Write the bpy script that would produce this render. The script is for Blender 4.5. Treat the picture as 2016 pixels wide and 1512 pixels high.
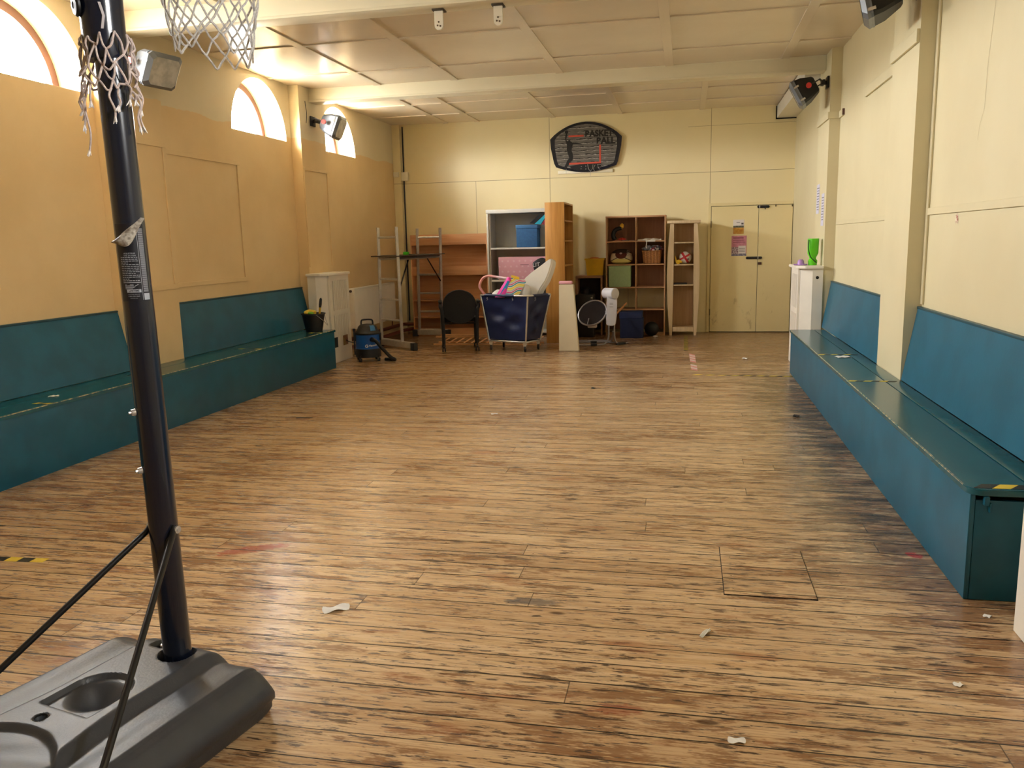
import bpy, bmesh, math, random
from mathutils import Vector, Matrix
import numpy as np

for o in list(bpy.data.objects):
    bpy.data.objects.remove(o)
SC = bpy.context.scene
COL = SC.collection
PI = math.pi
random.seed(7)

# ------------------------------------------------------------------ camera
W, H, F = 2016, 1512, 1614.17
YAW, PIT, ROL, CH = -0.210829, -0.171426, -0.023346, 1.48183
fw = np.array([math.sin(YAW)*math.cos(PIT), math.cos(YAW)*math.cos(PIT), math.sin(PIT)])
r0 = np.array([math.cos(YAW), -math.sin(YAW), 0.0]); u0 = np.cross(r0, fw)
rt = math.cos(ROL)*r0 + math.sin(ROL)*u0
up = -math.sin(ROL)*r0 + math.cos(ROL)*u0
cam = bpy.data.cameras.new('camera')
cam.sensor_width = 36; cam.lens = F/W*36; cam.clip_start = .05; cam.clip_end = 200
co = bpy.data.objects.new('camera', cam); COL.objects.link(co)
co.matrix_world = Matrix(((rt[0], up[0], -fw[0], 0), (rt[1], up[1], -fw[1], 0), (rt[2], up[2], -fw[2], CH), (0, 0, 0, 1)))
SC.camera = co
SC.view_settings.view_transform = 'Standard'
SC.view_settings.look = 'None'
SC.view_settings.gamma = 1
SC.view_settings.use_curve_mapping = False
SC.view_settings.exposure = 1.66

# ------------------------------------------------------------------ room sizes
XL, XR, ZC, YB, YF = -4.761, 1.579, 3.4136, 13.34, -3.2
PL, PR = .131, .110                     # pilaster depths left, right
ZS = .4725                              # bench height
WINDOWS = [5.5, 8.9, 11.04, 3.9]  # last entry is an unseen window, added to bring in more daylight
ADDED_WINDOWS_R = [.9]             # unseen window added on the right wall behind the camera, for fill light
WR, WZ = .62, 2.745                     # window radius and sill height

# ------------------------------------------------------------------ daylight
wd = bpy.data.worlds.new('sky'); SC.world = wd; wd.use_nodes = True
wt = wd.node_tree; wt.nodes.clear()
wo = wt.nodes.new('ShaderNodeOutputWorld'); bg = wt.nodes.new('ShaderNodeBackground')
tc = wt.nodes.new('ShaderNodeTexCoord'); sp = wt.nodes.new('ShaderNodeSeparateXYZ')
rm = wt.nodes.new('ShaderNodeValToRGB')
wt.links.new(tc.outputs['Generated'], sp.inputs[0]); wt.links.new(sp.outputs['Z'], rm.inputs[0])
rm.color_ramp.elements[0].position = .0; rm.color_ramp.elements[0].color = (.30, .29, .26, 1)
rm.color_ramp.elements[1].position = .06; rm.color_ramp.elements[1].color = (1, .965, .965, 1)
wt.links.new(rm.outputs[0], bg.inputs[0]); wt.links.new(bg.outputs[0], wo.inputs[0])
bg.inputs[1].default_value = 46.0
for yc, X, q in [(v, XL-.36, -PI/2) for v in WINDOWS]+[(v, XR+.36, PI/2) for v in ADDED_WINDOWS_R]:
    l = bpy.data.lights.new('window_portal', 'AREA'); l.shape = 'RECTANGLE'; l.size = 1.3; l.size_y = .7
    l.cycles.is_portal = True
    o = bpy.data.objects.new('window_portal', l); COL.objects.link(o)
    o.location = (X, yc, WZ+.33); o.rotation_euler = (PI/2, 0, q)

# ------------------------------------------------------------------ helpers: materials
def lin(c):
    return tuple((v/255/12.92 if v/255 <= .04045 else ((v/255+.055)/1.055)**2.4) for v in c[:3]) + (1,)
class NT:
    def __init__(s, name):
        s.m = bpy.data.materials.new(name); s.m.use_nodes = True
        s.t = s.m.node_tree; s.b = s.t.nodes['Principled BSDF']
    def n(s, typ, **k):
        x = s.t.nodes.new('ShaderNode'+typ)
        for a, v in k.items(): setattr(x, a, v)
        return x
    def l(s, a, b): s.t.links.new(a, b)
    def put(s, sock, v):
        if hasattr(v, 'is_output'): s.l(v, sock)
        elif v is not None: sock.default_value = v
    def math(s, op, a, b=None, c=None, clamp=False):
        x = s.n('Math', operation=op, use_clamp=clamp)
        for i, v in enumerate((a, b, c)): s.put(x.inputs[i], v)
        return x.outputs[0]
    def mix(s, f, a, b, blend='MIX'):
        x = s.n('Mix', data_type='RGBA', blend_type=blend)
        s.put(x.inputs[0], f); s.put(x.inputs[6], a); s.put(x.inputs[7], b)
        return x.outputs[2]
    def ramp(s, v, *st):
        x = s.n('ValToRGB'); s.l(v, x.inputs[0]); e = x.color_ramp.elements
        while len(e) < len(st): e.new(.5)
        for i, (p, c) in enumerate(st):
            e[i].position = p; e[i].color = c if len(c) == 4 else (*c, 1)
        return x.outputs[0]
    def ss(s, v, lo, hi):
        x = s.n('MapRange', interpolation_type='SMOOTHSTEP'); s.put(x.inputs[0], v)
        s.put(x.inputs[1], lo); s.put(x.inputs[2], hi); return x.outputs[0]
    def pos(s): return s.n('TexCoord').outputs['Object']
    def xyz(s, v):
        x = s.n('SeparateXYZ'); s.l(v, x.inputs[0]); return x.outputs
    def vec(s, x, y, z):
        c = s.n('CombineXYZ')
        for i, v in enumerate((x, y, z)): s.put(c.inputs[i], v)
        return c.outputs[0]
    def noise(s, v, scale, detail=3, rough=.55, dim='3D'):
        x = s.n('TexNoise', noise_dimensions=dim); s.l(v, x.inputs['Vector']) if dim != '1D' else s.l(v, x.inputs['W'])
        x.inputs['Scale'].default_value = scale; x.inputs['Detail'].default_value = detail; x.inputs['Roughness'].default_value = rough
        return x.outputs[0]
    def scale(s, v, sx, sy, sz):
        x = s.n('Mapping'); s.l(v, x.inputs[0]); x.inputs['Scale'].default_value = (sx, sy, sz); return x.outputs[0]
    def bump(s, h, strength=.2, dist=.01):
        x = s.n('Bump'); s.l(h, x.inputs['Height']); x.inputs['Strength'].default_value = strength; x.inputs['Distance'].default_value = dist
        s.l(x.outputs[0], s.b.inputs['Normal'])
MATS = {}
def pm(name, rgb, rough=.5, metal=0.0, var=.06, vscale=6, bump=0, bscale=60, spec=.5, rgb2=None, coat=0, sheen=0):
    """plain painted / plastic / metal / cloth surface with a little tonal variation"""
    if name in MATS: return MATS[name]
    m = NT(name); p = m.pos()
    c = lin(rgb); d = lin(rgb2) if rgb2 else tuple(v*(1-var*2) for v in c[:3])+(1,)
    n = m.noise(p, vscale, 4)
    m.l(m.mix(m.ss(n, .35, .65), d, c), m.b.inputs['Base Color'])
    m.b.inputs['Roughness'].default_value = rough; m.b.inputs['Metallic'].default_value = metal
    m.b.inputs['Specular IOR Level'].default_value = spec; m.b.inputs['Coat Weight'].default_value = coat
    m.b.inputs['Sheen Weight'].default_value = sheen
    if bump: m.bump(m.noise(p, bscale, 3), bump, .01)
    MATS[name] = m.m; return m.m
def wood(name, a, b, axis='z', rough=.45, sc=1.0, spec=.4):
    if name in MATS: return MATS[name]
    m = NT(name); p = m.pos()
    k = {'x': (1.2, 22, 22), 'y': (22, 1.2, 22), 'z': (22, 22, 1.2)}[axis]
    q = m.scale(p, *[v*sc for v in k]); n = m.noise(q, 1, 5, .6)
    f = m.scale(p, *[v*sc*5 for v in k]); n2 = m.noise(f, 1, 2)
    c = m.mix(m.ss(n, .3, .7), lin(b), lin(a)); c = m.mix(m.math('MULTIPLY', n2, .35), c, lin(b))
    m.l(c, m.b.inputs['Base Color']); m.b.inputs['Roughness'].default_value = rough
    m.b.inputs['Specular IOR Level'].default_value = spec
    m.bump(n2, .06, .002); MATS[name] = m.m; return m.m

# ------------------------------------------------------------------ helpers: geometry
class MB:
    def __init__(s): s.bm = bmesh.new(); s.mi = 0
    def face(s, vs):
        try:
            f = s.bm.faces.new(vs); f.material_index = s.mi; return f
        except ValueError: return None
    def box(s, x0, x1, y0, y1, z0, z1, bev=0, M=None, seg=2):
        x0, x1 = min(x0, x1), max(x0, x1); y0, y1 = min(y0, y1), max(y0, y1); z0, z1 = min(z0, z1), max(z0, z1)
        P = [(x, y, z) for x in (x0, x1) for y in (y0, y1) for z in (z0, z1)]
        if M is not None: P = [M @ Vector(p) for p in P]
        v = [s.bm.verts.new(p) for p in P]
        fs = [s.face([v[i] for i in q]) for q in ((0, 1, 3, 2), (4, 6, 7, 5), (0, 4, 5, 1), (2, 3, 7, 6), (0, 2, 6, 4), (1, 5, 7, 3))]
        if bev:
            es = list({e for f in fs for e in f.edges})
            r = bmesh.ops.bevel(s.bm, geom=es, offset=bev, segments=seg, affect='EDGES', profile=.5)
            for f in r['faces']: f.material_index = s.mi
        return s
    def obox(s, c, size, M=None, bev=0):
        T = Matrix.Translation(Vector(c)) @ (M.to_4x4() if M is not None else Matrix.Identity(4))
        a, b, d = [v/2 for v in size]
        return s.box(-a, a, -b, b, -d, d, bev, T)
    def rings(s, R, closed=False, cap=True):
        L = [[s.bm.verts.new(p) for p in r] for r in R]
        n = len(L[0]); m = len(L)
        for i in range(m if closed else m-1):
            a, b = L[i], L[(i+1) % m]
            for j in range(n):
                s.face([a[j], a[(j+1) % n], b[(j+1) % n], b[j]])
        if cap and not closed:
            s.face(L[0][::-1]); s.face(L[-1])
        return s
    def tube(s, pts, r, seg=8, closed=False, cap=True, flat=1.0):
        pts = [Vector(p) for p in pts]; n = len(pts)
        rr = r if isinstance(r, (list, tuple)) else [r]*n
        R = []; ref = None
        for i, p in enumerate(pts):
            if closed: t = pts[(i+1) % n]-pts[i-1]
            else: t = pts[min(i+1, n-1)]-pts[max(i-1, 0)]
            if t.length < 1e-9: t = Vector((0, 0, 1))
            t.normalize()
            if ref is None:
                ref = Vector((0, 0, 1)) if abs(t.z) < .9 else Vector((1, 0, 0))
            a = ref - t*ref.dot(t)
            if a.length < 1e-6: a = Vector((1, .3, .2)).cross(t)
            a.normalize(); ref = a; b = t.cross(a)
            R.append([p + rr[i]*(math.cos(k*2*PI/seg)*a*flat + math.sin(k*2*PI/seg)*b) for k in range(seg)])
        return s.rings(R, closed, cap)
    def lathe(s, prof, c=(0, 0, 0), seg=24, M=None, cap=True, sx=1, sy=1):
        c = Vector(c); R = []
        for r, z in prof:
            ring = [Vector((sx*max(r, 1e-4)*math.cos(k*2*PI/seg), sy*max(r, 1e-4)*math.sin(k*2*PI/seg), z)) for k in range(seg)]
            R.append([c + (M @ q if M is not None else q) for q in ring])
        return s.rings(R, False, cap)
    def prism(s, poly, ext):
        """planar polygon of 3D points, extruded by a vector"""
        e = Vector(ext); a = [s.bm.verts.new(Vector(p)) for p in poly]; b = [s.bm.verts.new(Vector(p)+e) for p in poly]
        n = len(a)
        s.face(a[::-1]); s.face(b)
        for i in range(n): s.face([a[i], a[(i+1) % n], b[(i+1) % n], b[i]])
        return s
    def ell(s, c, r, seg=20, rings=12, M=None):
        prof = [(math.sin(PI*i/rings), -math.cos(PI*i/rings)) for i in range(rings+1)]
        c = Vector(c); R = []
        for q, z in prof:
            ring = [Vector((r[0]*max(q, 1e-3)*math.cos(k*2*PI/seg), r[1]*max(q, 1e-3)*math.sin(k*2*PI/seg), r[2]*z)) for k in range(seg)]
            R.append([c + (M @ v if M is not None else v) for v in ring])
        return s.rings(R)
    def sheet(s, fn, nu, nv, thick=0):
        """grid surface fn(u,v); with a thickness it becomes a closed slab"""
        V = [[s.bm.verts.new(fn(i/nu, j/nv)) for j in range(nv+1)] for i in range(nu+1)]
        fs = []
        for i in range(nu):
            for j in range(nv):
                fs.append(s.face([V[i][j], V[i+1][j], V[i+1][j+1], V[i][j+1]]))
        if thick:
            fs = [f for f in fs if f]
            for f in fs: f.normal_update()
            bmesh.ops.recalc_face_normals(s.bm, faces=fs)
            bmesh.ops.solidify(s.bm, geom=fs, thickness=thick)
        return s

def wm(o):
    m = Matrix.Translation(o.location) @ o.rotation_euler.to_matrix().to_4x4()
    return wm(o.parent) @ m if o.parent else m
def build(name, mb, mats, parent=None, world=True, smooth=True, ang=35):
    bmesh.ops.recalc_face_normals(mb.bm, faces=mb.bm.faces[:])
    me = bpy.data.meshes.new(name); mb.bm.to_mesh(me); mb.bm.free()
    for m in (mats if isinstance(mats, (list, tuple)) else [mats]): me.materials.append(m)
    o = bpy.data.objects.new(name, me); COL.objects.link(o)
    if parent:
        o.parent = parent
        if world: me.transform(wm(parent).inverted())
    if smooth:
        me.polygons.foreach_set('use_smooth', [True]*len(me.polygons)); me.set_sharp_from_angle(angle=math.radians(ang))
    return o
def tag(o, label, cat, group=None):
    o['label'] = label; o['category'] = cat
    if group: o['group'] = group
    return o
def thing(name, label, cat, loc=(0, 0, 0), rz=0, group=None):
    o = bpy.data.objects.new(name, None); COL.objects.link(o); o.empty_display_size = .1
    o.location = loc; o.rotation_euler = (0, 0, rz)
    return tag(o, label, cat, group)
def struct(name, mb, m, parent=None, smooth=False):
    o = build(name, mb, m, parent, smooth=smooth)
    if not parent: o['kind'] = 'structure'
    return o
def one(name, mb, m, label, cat, loc=None, group=None, **k):
    """a thing that is a single mesh, its origin moved to its base"""
    o = build(name, mb, m, None, **k)
    if loc is None:
        bb = [Vector(c) for c in o.bound_box]
        loc = (sum(b.x for b in bb)/8, sum(b.y for b in bb)/8, min(b.z for b in bb))
    o.data.transform(Matrix.Translation(-Vector(loc))); o.location = loc
    return tag(o, label, cat, group)
def text_mesh(s, size, extrude=.001, align='CENTER', sx=1.0, bold=0):
    c = bpy.data.curves.new('lettering', 'FONT'); c.body = s; c.size = size; c.extrude = extrude
    c.align_x = align; c.align_y = 'CENTER'; c.offset = bold
    o = bpy.data.objects.new('lettering', c); COL.objects.link(o)
    dg = bpy.context.evaluated_depsgraph_get(); me = bpy.data.meshes.new_from_object(o.evaluated_get(dg))
    bm = bmesh.new(); bm.from_mesh(me)
    for v in bm.verts: v.co.x *= sx
    bpy.data.objects.remove(o); bpy.data.curves.remove(c); bpy.data.meshes.remove(me)
    return bm
def add_text(mb, s, size, fn, **k):
    """letters added to a builder; fn maps flat (x, y, z) to world"""
    bm = text_mesh(s, size, **k)
    vm = {}
    for v in bm.verts: vm[v] = mb.bm.verts.new(fn(v.co.x, v.co.y, v.co.z))
    for f in bm.faces: mb.face([vm[v] for v in f.verts])
    bm.free()
def arc(c, r, a0, a1, n, u, v):
    c, u, v = Vector(c), Vector(u), Vector(v)
    return [c + r*(math.cos(math.radians(a0+(a1-a0)*i/n))*u + math.sin(math.radians(a0+(a1-a0)*i/n))*v) for i in range(n+1)]
def smoothpath(P, n=6):
    P = [Vector(p) for p in P]; out = []
    for i in range(len(P)-1):
        p0 = P[max(i-1, 0)]; p1 = P[i]; p2 = P[i+1]; p3 = P[min(i+2, len(P)-1)]
        for k in range(n):
            t = k/n
            out.append(.5*((2*p1)+(p2-p0)*t+(2*p0-5*p1+4*p2-p3)*t*t+(3*p1-p0-3*p2+p3)*t**3))
    out.append(P[-1]); return out
def rot(rx=0, ry=0, rz=0):
    return Matrix.Rotation(rz, 3, 'Z') @ Matrix.Rotation(ry, 3, 'Y') @ Matrix.Rotation(rx, 3, 'X')

# ------------------------------------------------------------------ surfaces of the room
def paint_left():
    m = NT('two_tone_wall_paint'); p = m.pos(); x, y, z = m.xyz(p)
    n1 = m.noise(m.math('MULTIPLY', y, 1.0), .9, 2, .5, '1D'); n2 = m.noise(p, 14, 3)
    edge = m.math('ADD', 2.70, m.math('ADD', m.math('MULTIPLY', n1, .16), m.math('MULTIPLY', n2, .03)))
    t = m.ss(m.math('SUBTRACT', z, edge), -.006, .006)
    big = m.noise(p, 1.3, 5, .6); fine = m.noise(p, 40, 2)
    lo = m.mix(m.ss(big, .3, .7), lin((226, 195, 143)), lin((233, 204, 153)))
    hi = m.mix(m.ss(big, .3, .7), lin((226, 212, 178)), lin((231, 218, 186)))
    m.l(m.mix(t, lo, hi), m.b.inputs['Base Color'])
    m.b.inputs['Roughness'].default_value = .55; m.b.inputs['Specular IOR Level'].default_value = .35
    m.bump(fine, .05, .004); return m.m
def paint(name, a, b, rough=.5, crack=False, stain=None):
    m = NT(name); p = m.pos(); x, y, z = m.xyz(p)
    big = m.noise(p, 1.1, 5, .6); fine = m.noise(p, 45, 2)
    c = m.mix(m.ss(big, .3, .7), lin(a), lin(b))
    if stain:                     # scuffs and grime low down
        s = m.noise(m.scale(p, 3, 3, 1.2), 2.2, 5, .7)
        c = m.mix(m.math('MULTIPLY', m.math('MULTIPLY', m.ss(s, .58, .72), m.ss(z, 1.1, .1)), .5), c, lin(stain))
    m.l(c, m.b.inputs['Base Color'])
    m.b.inputs['Roughness'].default_value = rough; m.b.inputs['Specular IOR Level'].default_value = .4
    m.bump(fine, .04, .004); return m.m
def paint_back():
    """painted boarding; the butt joints between the boards show as thin lines"""
    m = NT('back_wall_paint'); p = m.pos(); x, y, z = m.xyz(p)
    big = m.noise(p, 1.0, 5, .6); fine = m.noise(p, 45, 2)
    c = m.mix(m.ss(big, .3, .7), lin((237, 221, 172)), lin((241, 226, 180)))
    def line(v, at, w): return m.math('LESS_THAN', m.math('ABSOLUTE', m.math('SUBTRACT', v, at)), w)
    J = line(x, -2.155, .004)
    for s in (line(x, .345, .004), line(z, 2.473, .0035), m.math('MULTIPLY', line(x, -.91, .003), m.math('LESS_THAN', z, 2.473)), m.math('MULTIPLY', line(x, -3.38, .003), m.math('LESS_THAN', z, 2.473)),
              m.math('MULTIPLY', line(z, 3.16, .002), m.math('GREATER_THAN', x, .0))):
        J = m.math('MAXIMUM', J, s)
    c = m.mix(m.math('MULTIPLY', J, .75), c, lin((120, 92, 44)))
    s = m.noise(m.scale(p, 3, 3, 1.2), 2.2, 5, .7)
    c = m.mix(m.math('MULTIPLY', m.math('MULTIPLY', m.ss(s, .58, .72), m.ss(z, .9, .1)), .5), c, lin((150, 120, 70)))
    m.l(c, m.b.inputs['Base Color']); m.b.inputs['Roughness'].default_value = .42
    m.bump(m.math('ADD', m.math('MULTIPLY', fine, .3), m.math('MULTIPLY', J, -1)), .08, .004); return m.m
BW, BO = .1372, .0945
SPOTS = ((-2.1, 3.54, .55, .20, .055, (160, 52, 38), .7), (1.06, 3.93, .4, .035, .05, (196, 40, 44), .8), (-.62, 3.16, .1, .14, .04, (96, 92, 92), .7), (-.2, 2.42, .1, .1, .04, (150, 60, 40), .5))
def floor_mat():
    m = NT('worn_floorboards'); p = m.pos(); x, y, z = m.xyz(p)
    yb = m.math('DIVIDE', m.math('SUBTRACT', y, BO), BW); idx = m.math('FLOOR', yb); fr = m.math('FRACT', yb)
    def wn(v, w=None):
        k = m.n('TexWhiteNoise', noise_dimensions='2D'); m.l(m.vec(v, w if w is not None else 0.0, 0.0), k.inputs['Vector']); return k.outputs[0]
    r1 = wn(idx, 3.0)
    xj = m.math('ADD', m.math('DIVIDE', x, 4.4), m.math('MULTIPLY', r1, 13.7)); jx = m.math('FLOOR', xj); jf = m.math('FRACT', xj)
    r2 = wn(idx, jx); r3 = wn(idx, 9.0)
    # gaps between boards, wider on some
    e = m.math('MULTIPLY', m.math('MINIMUM', fr, m.math('SUBTRACT', 1, fr)), BW)
    wob = m.noise(m.scale(p, 1.3, .01, 1), 2.0, 2)
    gw = m.math('MULTIPLY', m.math('ADD', .0012, m.math('MULTIPLY', r3, .0026)), m.math('ADD', .35, wob))
    gap = m.ss(e, m.math('ADD', gw, .0014), gw)
    je = m.math('MULTIPLY', m.math('MINIMUM', jf, m.math('SUBTRACT', 1, jf)), 4.4)
    gap = m.math('MAXIMUM', gap, m.math('MULTIPLY', m.math('LESS_THAN', je, .0020), .7))
    # grain
    off = m.math('MULTIPLY', r2, 37.0)
    gv = m.vec(m.math('ADD', x, off), y, off)
    g1 = m.noise(m.scale(gv, 1.1, 26, 1), 1.0, 6, .62)
    g2 = m.noise(m.scale(gv, 5, 150, 1), 1.0, 4, .6)
    blot = m.noise(m.scale(gv, 3.2, 13, 1), 1.0, 5, .68)
    mid = m.noise(m.scale(p, .55, .75, 1), 1.0, 4, .6)
    c = m.mix(m.ss(g1, .3, .72), lin((230, 200, 160)), lin((210, 174, 130)))
    c = m.mix(m.math('MULTIPLY', m.ss(r2, .0, 1.0), .40), c, lin((176, 140, 102)))
    c = m.mix(m.math('MULTIPLY', m.ss(g2, .46, .68), .55), c, lin((140, 104, 68)))
    # left-over dark varnish in streaks, worn through in the middle of the room
    wear = m.math('ADD', m.math('MULTIPLY', mid, .50), m.math('MULTIPLY', blot, .80))
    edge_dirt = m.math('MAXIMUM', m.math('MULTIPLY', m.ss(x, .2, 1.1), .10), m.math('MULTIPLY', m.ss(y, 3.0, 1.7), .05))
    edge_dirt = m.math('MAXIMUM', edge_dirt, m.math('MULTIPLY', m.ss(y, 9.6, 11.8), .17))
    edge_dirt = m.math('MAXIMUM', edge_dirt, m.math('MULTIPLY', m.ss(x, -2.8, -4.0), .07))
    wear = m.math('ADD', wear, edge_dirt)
    vn = m.noise(m.scale(gv, 14, 95, 2.3), 1.0, 3, .7)
    wear2 = m.math('ADD', wear, m.math('MULTIPLY', m.math('SUBTRACT', vn, .5), .35))
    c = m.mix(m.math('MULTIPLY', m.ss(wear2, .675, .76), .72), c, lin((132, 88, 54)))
    fl = m.noise(m.scale(gv, 9, 62, 1), 1.0, 4, .65)
    c = m.mix(m.math('MULTIPLY', m.math('MULTIPLY', m.ss(fl, .56, .61), m.ss(wear, .44, .62)), .88), c, lin((66, 44, 28)))
    fl2 = m.noise(m.scale(gv, 4.5, 40, 3.1), 1.0, 5, .7)
    c = m.mix(m.math('MULTIPLY', m.ss(fl2, .60, .655), .8), c, lin((84, 58, 36)))
    # pale flecks where the surface is scraped
    pf = m.noise(m.scale(gv, 7, 75, 1.7), 1.0, 3, .6)
    c = m.mix(m.math('MULTIPLY', m.ss(pf, .60, .67), .6), c, lin((228, 198, 150)))
    # reddish and orange stain remnants
    rd = m.noise(m.scale(p, 1.5, 5, 1), 1.1, 4, .6)
    c = m.mix(m.math('MULTIPLY', m.ss(rd, .60, .70), .5), c, lin((158, 92, 54)))
    # grime in front of the right-hand bench
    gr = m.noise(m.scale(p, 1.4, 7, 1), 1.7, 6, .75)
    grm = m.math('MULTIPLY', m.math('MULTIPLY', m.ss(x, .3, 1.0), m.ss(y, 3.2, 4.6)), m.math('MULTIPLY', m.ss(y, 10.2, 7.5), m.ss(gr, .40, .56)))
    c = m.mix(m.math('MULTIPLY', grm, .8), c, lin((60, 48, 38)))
    # red and grey paint spots
    for sx, sy, ca, L, Wd, col, am in ((SPOTS)):
        dx = m.math('SUBTRACT', x, sx); dy = m.math('SUBTRACT', y, sy)
        q = m.math('ADD', m.math('POWER', m.math('DIVIDE', m.math('ADD', m.math('MULTIPLY', dx, math.cos(ca)), m.math('MULTIPLY', dy, math.sin(ca))), L), 2), m.math('POWER', m.math('DIVIDE', m.math('SUBTRACT', m.math('MULTIPLY', dy, math.cos(ca)), m.math('MULTIPLY', dx, math.sin(ca))), Wd), 2))
        q = m.math('ADD', q, m.math('MULTIPLY', m.math('SUBTRACT', m.noise(m.scale(p, 25, 50, 1), 1, 3), .5), 2.4))
        c = m.mix(m.math('MULTIPLY', m.ss(q, 1.0, .4), am), c, lin(col))
    # knots and nail heads
    vo = m.n('TexVoronoi'); m.l(m.scale(gv, 1.7, 4.6, 1), vo.inputs['Vector']); vo.inputs['Scale'].default_value = 1.0
    c = m.mix(m.math('MULTIPLY', m.ss(vo.outputs['Distance'], .085, .04), .8), c, lin((70, 42, 24)))
    nx = m.math('ABSOLUTE', m.math('SUBTRACT', m.math('FRACT', m.math('DIVIDE', m.math('ADD', x, m.math('MULTIPLY', r1, .02)), .46)), .5))
    ny = m.math('ABSOLUTE', m.math('SUBTRACT', m.math('ABSOLUTE', m.math('SUBTRACT', fr, .5)), .3))
    nail = m.math('LESS_THAN', m.math('ADD', m.math('POWER', m.math('MULTIPLY', nx, .46/.004), 2), m.math('POWER', m.math('MULTIPLY', ny, BW/.004), 2)), 1.0)
    c = m.mix(m.math('MULTIPLY', m.math('MULTIPLY', nail, m.ss(r3, .3, .8)), .55), c, lin((52, 36, 24)))
    c = m.mix(m.math('MULTIPLY', gap, .93), c, lin((26, 16, 10)))
    m.l(c, m.b.inputs['Base Color'])
    ro = m.math('ADD', .15, m.math('ADD', m.math('MULTIPLY', g2, .12), m.math('MULTIPLY', m.ss(fl, .5, .7), .2)))
    m.l(ro, m.b.inputs['Roughness']); m.b.inputs['Specular IOR Level'].default_value = .5
    cup = m.math('MULTIPLY', m.math('POWER', m.math('MULTIPLY', m.math('SUBTRACT', fr, .5), 2), 2), .5)
    hgt = m.math('ADD', m.math('MULTIPLY', gap, -1.0), m.math('ADD', m.math('MULTIPLY', g2, .16), m.math('ADD', cup, m.math('ADD', m.math('MULTIPLY', fl, .3), m.math('MULTIPLY', vn, .22)))))
    m.bump(hgt, .55, .004); return m.m

M_left = paint_left()
M_right = paint('right_wall_paint', (207, 194, 155), (213, 201, 163), .48)
M_door = paint('door_paint', (230, 213, 160), (236, 219, 168), .4, stain=(140, 110, 60))
M_back = paint_back()
M_ceil = paint('ceiling_gloss_paint', (224, 210, 188), (230, 217, 196), .24)
M_beam = paint('beam_paint', (235, 226, 200), (239, 231, 206), .4)
M_trim_l = M_left
M_floor = floor_mat()
M_white = pm('white_gloss_paint', (240, 232, 216), .35, var=.03, vscale=3)
M_white2 = pm('cool_white_paint', (236, 233, 226), .35, var=.02, vscale=3)
M_teal = pm('teal_bench_paint', (24, 96, 120), .38, var=.05, vscale=4, rgb2=(20, 87, 109), bump=.03, bscale=40)
M_tealtop = pm('teal_seat_paint', (26, 92, 104), .22, var=.08, vscale=9, rgb2=(22, 82, 92), bump=.04, bscale=30)
M_worn = pm('worn_wood_edge', (196, 176, 128), .6, vscale=30, rgb2=(40, 90, 95))
M_black = pm('black_plastic', (22, 22, 23), .45, var=.1)
M_blackmetal = pm('black_gloss_metal', (18, 25, 42), .22, var=.1, coat=.4)
M_chrome = pm('chrome', (222, 220, 218), .22, .7, var=.02)
M_alu = pm('aluminium', (206, 200, 192), .36, .45, var=.06, vscale=25)
M_rubber = pm('dark_rubber', (44, 46, 48), .7)
M_red = pm('red_knob', (196, 52, 46), .4)
M_yellow = pm('yellow_plastic', (232, 186, 40), .45)
M_dark = pm('dark_gap', (20, 16, 12), .9)
M_brownframe = pm('brown_window_frame', (92, 58, 50), .5)

# ------------------------------------------------------------------ floor, ceiling, walls
b = MB(); b.box(XL-.4, XR+.45, YF-.3, YB+.3, -.12, 0); struct('floor', b, M_floor)
b = MB(); b.box(XL-.4, XR+.45, YF-.4, YB+.3, ZC, ZC+.12); struct('ceiling', b, M_ceil)
b = MB(); b.box(XL-.3, XR+.25, YB, YB+.25, 0, ZC); struct('wall_back', b, M_back)
b = MB(); b.box(XL-.4, XR+.4, YF-.25, YF, 0, ZC); struct('wall_front', b, M_right)

def side_wall(name, X0, sg, wins, pils, depth, mat):
    """a long wall with half-round window openings and square pilasters; sg points into the room"""
    b = MB(); N = 56; D = .40*sg
    bm = b.bm
    def quad(P): b.face([bm.verts.new(p) for p in P])
    ws = sorted(wins); y = YF-.3
    for yc in ws:
        for xx in (X0, X0-D):
            quad([(xx, y, 0), (xx, yc-WR, 0), (xx, yc-WR, ZC), (xx, y, ZC)])
            quad([(xx, yc-WR, 0), (xx, yc+WR, 0), (xx, yc+WR, WZ), (xx, yc-WR, WZ)])
        A = [(yc-WR*math.cos(PI*i/N), WZ+WR*math.sin(PI*i/N)) for i in range(N+1)]
        for i in range(N):
            (ya, za), (yb2, zb) = A[i], A[i+1]
            for xx in (X0, X0-D): quad([(xx, ya, za), (xx, yb2, zb), (xx, yb2, ZC), (xx, ya, ZC)])
            quad([(X0, ya, za), (X0, yb2, zb), (X0-D, yb2, zb), (X0-D, ya, za)])
        quad([(X0, yc-WR, WZ), (X0, yc+WR, WZ), (X0-D, yc+WR, WZ), (X0-D, yc-WR, WZ)])
        y = yc+WR
    for xx in (X0, X0-D): quad([(xx, y, 0), (xx, YB+.3, 0), (xx, YB+.3, ZC), (xx, y, ZC)])
    quad([(X0, YF-.3, ZC), (X0-D, YF-.3, ZC), (X0-D, YB+.3, ZC), (X0, YB+.3, ZC)])
    bmesh.ops.remove_doubles(bm, verts=bm.verts[:], dist=1e-4)
    for y0, y1 in pils: b.box(X0-.02*sg, X0+depth*sg, y0, y1, 0, ZC)
    struct(name, b, mat, smooth=False)
side_wall('wall_left', XL, 1, WINDOWS, ((6.15, 6.87), (9.64, 10.36), (2.45, 3.17)), PL, M_left)
side_wall('wall_right', XR, -1, ADDED_WINDOWS_R, ((6.07, 6.80), (9.58, 10.33), (2.47, 3.17)), PR, M_right)
M_glass = NT('window_glass')
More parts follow.
